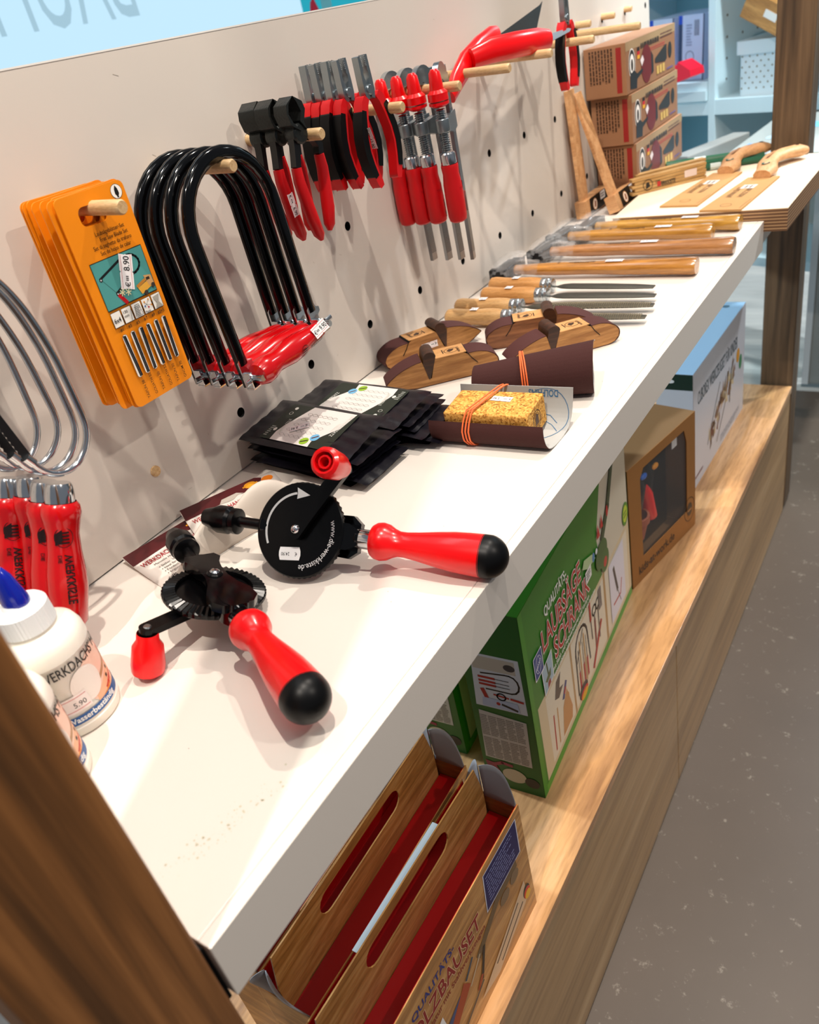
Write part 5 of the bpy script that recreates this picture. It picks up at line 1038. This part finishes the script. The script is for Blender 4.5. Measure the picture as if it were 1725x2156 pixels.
# ---- kraft box with window
t = thing('window_gift_box', 'brown kraft box with a window showing black and red garden tools', 'box', M=T((.2935, 1.0885, ZC)) @ Matrix.Rotation(radians(-11.5), 4, 'Z'))
w, l, h = .095, .238, .252
FXM = faceX(0)
win = [(.040, .050), (.205, .050), (.205, .205), (.196, .232), (.052, .232), (.040, .215)]
MB().prism([(0, 0), (l, 0), (l, h), (0, h)], -.0012, 0, 0, FXM, 0, [win]).build('front_panel', KRAFT, t, smooth=False)
m = MB(); m.box((-w, 0, 0), (-.0012, .0012, h)).box((-w, l - .0012, 0), (-.0012, l, h)).box((-w, .0012, 0), (-.0012, l - .0012, .0012)).box((-w, .0012, h - .0012), (-.0012, l - .0012, h)).box((-w, .0012, .0012), (-w + .0012, l - .0012, h - .0012))
m.build('carton', mat('kraft_side', '#8d6b45', .7), t, smooth=False); MB().box((-.060, .012, .0012), (-.055, l - .012, h - .012)).build('backing_card', mat('backing_black', '#121212', .5), t, smooth=False)
MB().prism(win, -.0025, -.0021, 0, FXM).build('window_film', mat('window_film', '#ffffff', .08, alpha=.04), t, smooth=False)
m = MB(); m.box((-.014, -.0006, .02), (-.010, .0, .235)); m.build('end_flap', DARK, t, smooth=False)
a = Art(lift=3e-4); a.text(.022, .018, .026, 'kids-at-work.de', '#2a1a0c', sx=.80, bold=.015); a.ring(.214, .050, .020, .0015, '#2a1a0c', rv=.026); a.circ(.214, .050, .010, '#2a1a0c', rv=.015); a.rects([(.206, .046, .222, .050)], '#a8733c'); a.build(faceX(0), t, 'printed_text')
a = Art(lift=3e-4); a.rects([(-.086, .210, -.074, .235), (-.086, .14, -.074, .165), (-.086, .07, -.074, .10)], '#1c140c'); a.build(FY, t, 'end_slots')
IM = T((.2935, 1.0885, ZC)) @ Matrix.Rotation(radians(-11.5), 4, 'Z')
for lab, pts, r, mt in (('black glove with blue dot inside the window of the kraft box', [(-.03, .065, .13), (-.028, .072, .17), (-.03, .07, .205)], [.022, .024, .012], BLKG), ('black glove with orange dot inside the window of the kraft box', [(-.035, .11, .13), (-.032, .112, .175), (-.035, .11, .212)], [.020, .022, .011], BLKG)):
    c = thing('garden_glove', lab, 'glove', M=IM); MB().tube(pts, r, 14, sq=(.6, 1)).build('glove', mt, c); y = pts[1][1]
    MB().sphere((-.012, y, .200), (.004, .010, .006), 10).build('dot', mat('dot_blue', '#1f6ad0', .4) if y < .1 else mat('dot_orange', '#f09a1c', .4), c)
c = thing('garden_tool', 'red handled garden tool inside the window of the kraft box', 'garden tool', M=IM); MB().tube([(-.03, .118, .085), (-.028, .104, .14), (-.03, .098, .165)], [.014, .013, .008], 16).build('handle', REDP, c); MB().tube([(-.03, .098, .165), (-.03, .090, .20)], [.003, .002], 8).build('tine', STEEL, c)
c = thing('terracotta_pot', 'small terracotta pot inside the window of the kraft box', 'pot', M=IM @ T((-.034, .072, .060))); MB().lathe([(.016, 0), (.024, .038), (.027, .038), (.027, .052), (.023, .052), (.020, .03)], 24).build('pot', mat('terracotta', '#a8583a', .7), c)
MB().box((-.010, .168, .205), (-.009, .186, .222)).build('price_sticker', ink('#e8e6e4'), t, smooth=False)
# ---- white box
M = T((.306, 1.437, ZC)) @ Matrix.Rotation(radians(-1.3), 4, 'Z')
t = thing('wooden_toy_box', 'large white box with pale blue top and a picture of wooden toys', 'box', M=M); w, l, h = .074, .395, .268
MB().box((-w, 0, 0), (0, l, h)).build('carton', mat('box_white', '#cfd2da', .35), t, smooth=False, bevel=.001)
MB().box((-w, .0005, h), (-.0005, l - .0005, h + .0006)).build('blue_top', mat('box_blue_lit', '#a8d6fb', .3), t, smooth=False)  # blue top, its colour brightened for the cool light falling on it
a = Art(lift=3e-4); a.rect(-w, h - .034, -.0005, h, '#0f2a22'); a.circ(-.045, h - .016, .008, '#d8d8d8', rv=.004); a.circ(-.055, h - .014, .003, '#b02030'); a.rect(-w, 0, -.0005, h - .034, '#b9bcc4'); a.build(FY, t, 'printed_end')
a = Art(lift=3e-4); a.text(.030, .188, .040, 'CUBOREX WERKZEUGSET FÜR KINDER', '#44565e', sx=.42, bold=.01)
rb = random.Random(6)
for k in range(46): u = .10 + .20 * (k / 46) + rb.uniform(-.01, .01); v = .045 + .10 * (k / 46) + rb.uniform(-.022, .03); a.poly([(u, v), (u + rb.uniform(.01, .03), v + rb.uniform(-.01, .02)), (u + rb.uniform(.005, .02), v + rb.uniform(.015, .04))], rb.choice(('#c9a878', '#a8845a', '#7a4a38', '#d8c49c', '#5a4434', '#8f6a5a')), hold=True)
a.line([(.10, .06), (.16, .13), (.19, .165)], .004, '#6a6e72'); a.line([(.17, .03), (.24, .10)], .004, '#4a4e52'); a.line([(.27, .08), (.28, .155), (.30, .17)], .006, '#5a4a3a')
a.circ(.335, .165, .013, '#d8961c', rv=.017); a.circ(.358, .140, .012, '#3f8a5a', rv=.018); a.greek(.20, .012, .37, .030, 3, '#9aa0a8'); a.greek(.012, .020, .07, .030, 1, '#8a6a70'); a.build(faceX(0), t, 'printed_front')
a = Art(lift=8e-4); a.circ(-.036, l - .03, .008, '#4f7890'); a.circ(-.050, l - .05, .006, '#4f7890'); a.text(-.058, l - .12, .012, 'CUBO', '#4f7890', rot=pi / 2, sx=.9, bold=.02); a.build(T((0, 0, h)), t, 'printed_top')
# ---- carry cartons with wood print
WPR = wood('wood_print', '#c58c4c', '#85562c', (10, 60, 60), .38, cc='#9c642e', rot=(0, 0, pi / 2), contrast=(.32, .68)); REDI = mat('red_lining', '#a8060c', .35); CGR = mat('card_grey_back', '#8d8a8c', .6)
WPR2 = wood('wood_print_front', '#d8a464', '#9a6a36', (90, 9, 90), .32, cc='#bb8244', contrast=(.30, .66), fine=.9)
def make_tray():
    t = thing('carry_carton', '', 'carton'); L = .312   # y from -L to 0, x from -.072 to 0
    MB().box((-.0012, -L, 0), (0, 0, .193)).build('front_wall', [WPR2], t, smooth=False)
    MB().box((-.0022, -L + .001, .002), (-.0013, -.001, .192)).build('red_lining', REDI, t, smooth=False)
    MB().box((-.072, -L, 0), (-.0708, 0, .200)).build('rear_wall', WPR2, t, smooth=False)
    MB().box((-.0412, -L + .002, .160), (-.0024, -.002, .1612)).box((-.0695, -L + .002, .172), (-.0440, -.002, .1732)).box((-.0706, -L + .002, .01), (-.0698, -.002, .1985)).build('red_insert', REDI, t, smooth=False)
    for y in (0, -L):
        MB().box((-.0708, y - .0012 if y == 0 else y, 0), (-.0012, y if y == 0 else y + .0012, .192)).build('end_wall', WPR, t, smooth=False)
    hole = [(u * 1, v) for u, v in (arc(-L / 2 + .062, .216, .0145, -90, 90, 8) + arc(-L / 2 - .062, .216, .0145, 90, 270, 8))]
    MB().prism([(-L + .008, .010), (-.008, .010), (-.004, .200), (-.012, .244), (-L + .012, .244), (-L + .004, .200)], -.0016, 0, 0, T((-.042, 0, 0)) @ YZ, 0, [hole]).build('handle_panel', WPR2, t, smooth=False)
    for y, s in ((-.002, 1), (-L + .002, -1)):
        for x0, x1 in ((-.0425, -.001), (-.044, -.071)):
            MB().grid(lambda a, q, x0=x0, x1=x1, y=y, s=s: (x0 + (x1 - x0) * a, y + s * .018 * sin(pi * a) * q * .6, .188 + .052 * q * (1 - a ** 2.2)), 10, 6).build('end_flap', CGR, t, solid=.0008)
    a = Art(lift=3e-4)
    a.text(-.238, .157, .0150, 'QUALITÄTS-', '#22307a', sx=.95, bold=.02)
    a.text(-.262, .1265, .0330, 'HOLZBAUSET', '#e0b98c', sx=.74, bold=.05); a.text(-.262, .1265, .0330, 'HOLZBAUSET', '#8c1418', sx=.74, bold=.02)
    a.text(-.262, .1115, .0118, 'Edelholz Natur mit Stahlwerkzeugen', '#8c2a20', sx=.90, bold=.012)
    a.poly([(-.090, .183), (-.012, .183), (-.014, .125), (-.096, .125)], '#d8d6e0'); a.poly([(-.0885, .1815), (-.0135, .1815), (-.0155, .1265), (-.0945, .1265)], '#0a0f52')
    a.greek(-.086, .132, -.020, .176, 9, '#8f96c4', duty=.28)
    a.line([(-.125, .09), (-.075, .118), (-.03, .12)], .012, '#6e5638'); a.circ(-.060, .102, .011, '#80664a', rv=.009); a.circ(-.035, .106, .010, '#80664a', rv=.009); a.line([(-.15, .07), (-.125, .09)], .003, '#c8b090')
    a.poly([(-.25, .045), (-.20, .075), (-.17, .085), (-.175, .060), (-.21, .04)], '#2f4a78'); a.poly([(-.20, .060), (-.16, .092), (-.15, .075), (-.185, .05)], '#a8401c'); a.poly([(-.255, .04), (-.225, .06), (-.22, .035)], '#5a4632'); a.line([(-.155, .09), (-.138, .105)], .004, '#3a4a58'); a.line([(-.13, .05), (-.115, .09)], .005, '#2a2420'); a.line([(-.14, .045), (-.13, .055)], .006, '#a8401c')
    a.poly([(-.14, .02), (-.02, .075), (-.015, .04), (-.10, .01)], '#d9b894'); a.line([(-.10, .03), (-.04, .058)], .003, '#4a3c34'); a.line([(-.09, .020), (-.03, .046)], .003, '#4a3c34'); a.line([(-.19, .02), (-.13, .045)], .004, '#4a4440')
    a.circ(-.018, .052, .008, '#20201c', rv=.011); a.circ(-.017, .048, .0075, '#d8342a', rv=.009); a.circ(-.016, .044, .0065, '#e8b42a', rv=.007)
    a.poly([(-.238, .068), (-.200, .084), (-.202, .102), (-.240, .088)], '#f0ece8'); a.text(-.234, .073, .010, '25.90', '#222222', rot=.38, sx=.85, bold=.015)
    a.build(faceX(0), t, 'printed_front'); return t
tr = make_tray(); tr['group'] = 'wood printed carry cartons'
tr.matrix_world = T((.3800, .468, ZC)) @ Matrix.Rotation(radians(-.5), 4, 'Z'); tr['label'] = 'wood printed carry carton with red lettering at the front of the cabinet'
dup(tr, T((.2995, .492, ZC)) @ Matrix.Rotation(radians(1.0), 4, 'Z'), 'wood printed carry carton standing behind the front lettered one')
dup(tr, T((.2205, .500, ZC)) @ Matrix.Rotation(radians(1.5), 4, 'Z'), 'wood printed carry carton farthest back, nearly hidden under the shelf')
lf = MB().box((.3245, .235, -.2885), (.3345, .385, -.2872)).build('folded_leaflet', mat('leaflet_grey', '#b5c0c6', .5), smooth=False); tag(lf, 'pale grey folded leaflet stuck between the two carry cartons', 'leaflet')
# ---- marks on the pegboard panel: worn scuffs
a = Art(lift=1.5e-4); rs = random.Random(9)
for k in range(26): u, v = rs.uniform(.2, 1.6), rs.uniform(.02, .44); a.line([(u, v), (u + rs.uniform(-.006, .006), v + rs.uniform(-.003, .003))], .0006, '#b7ada2', hold=True)
a.build(YZ, pb, 'scuff_marks')
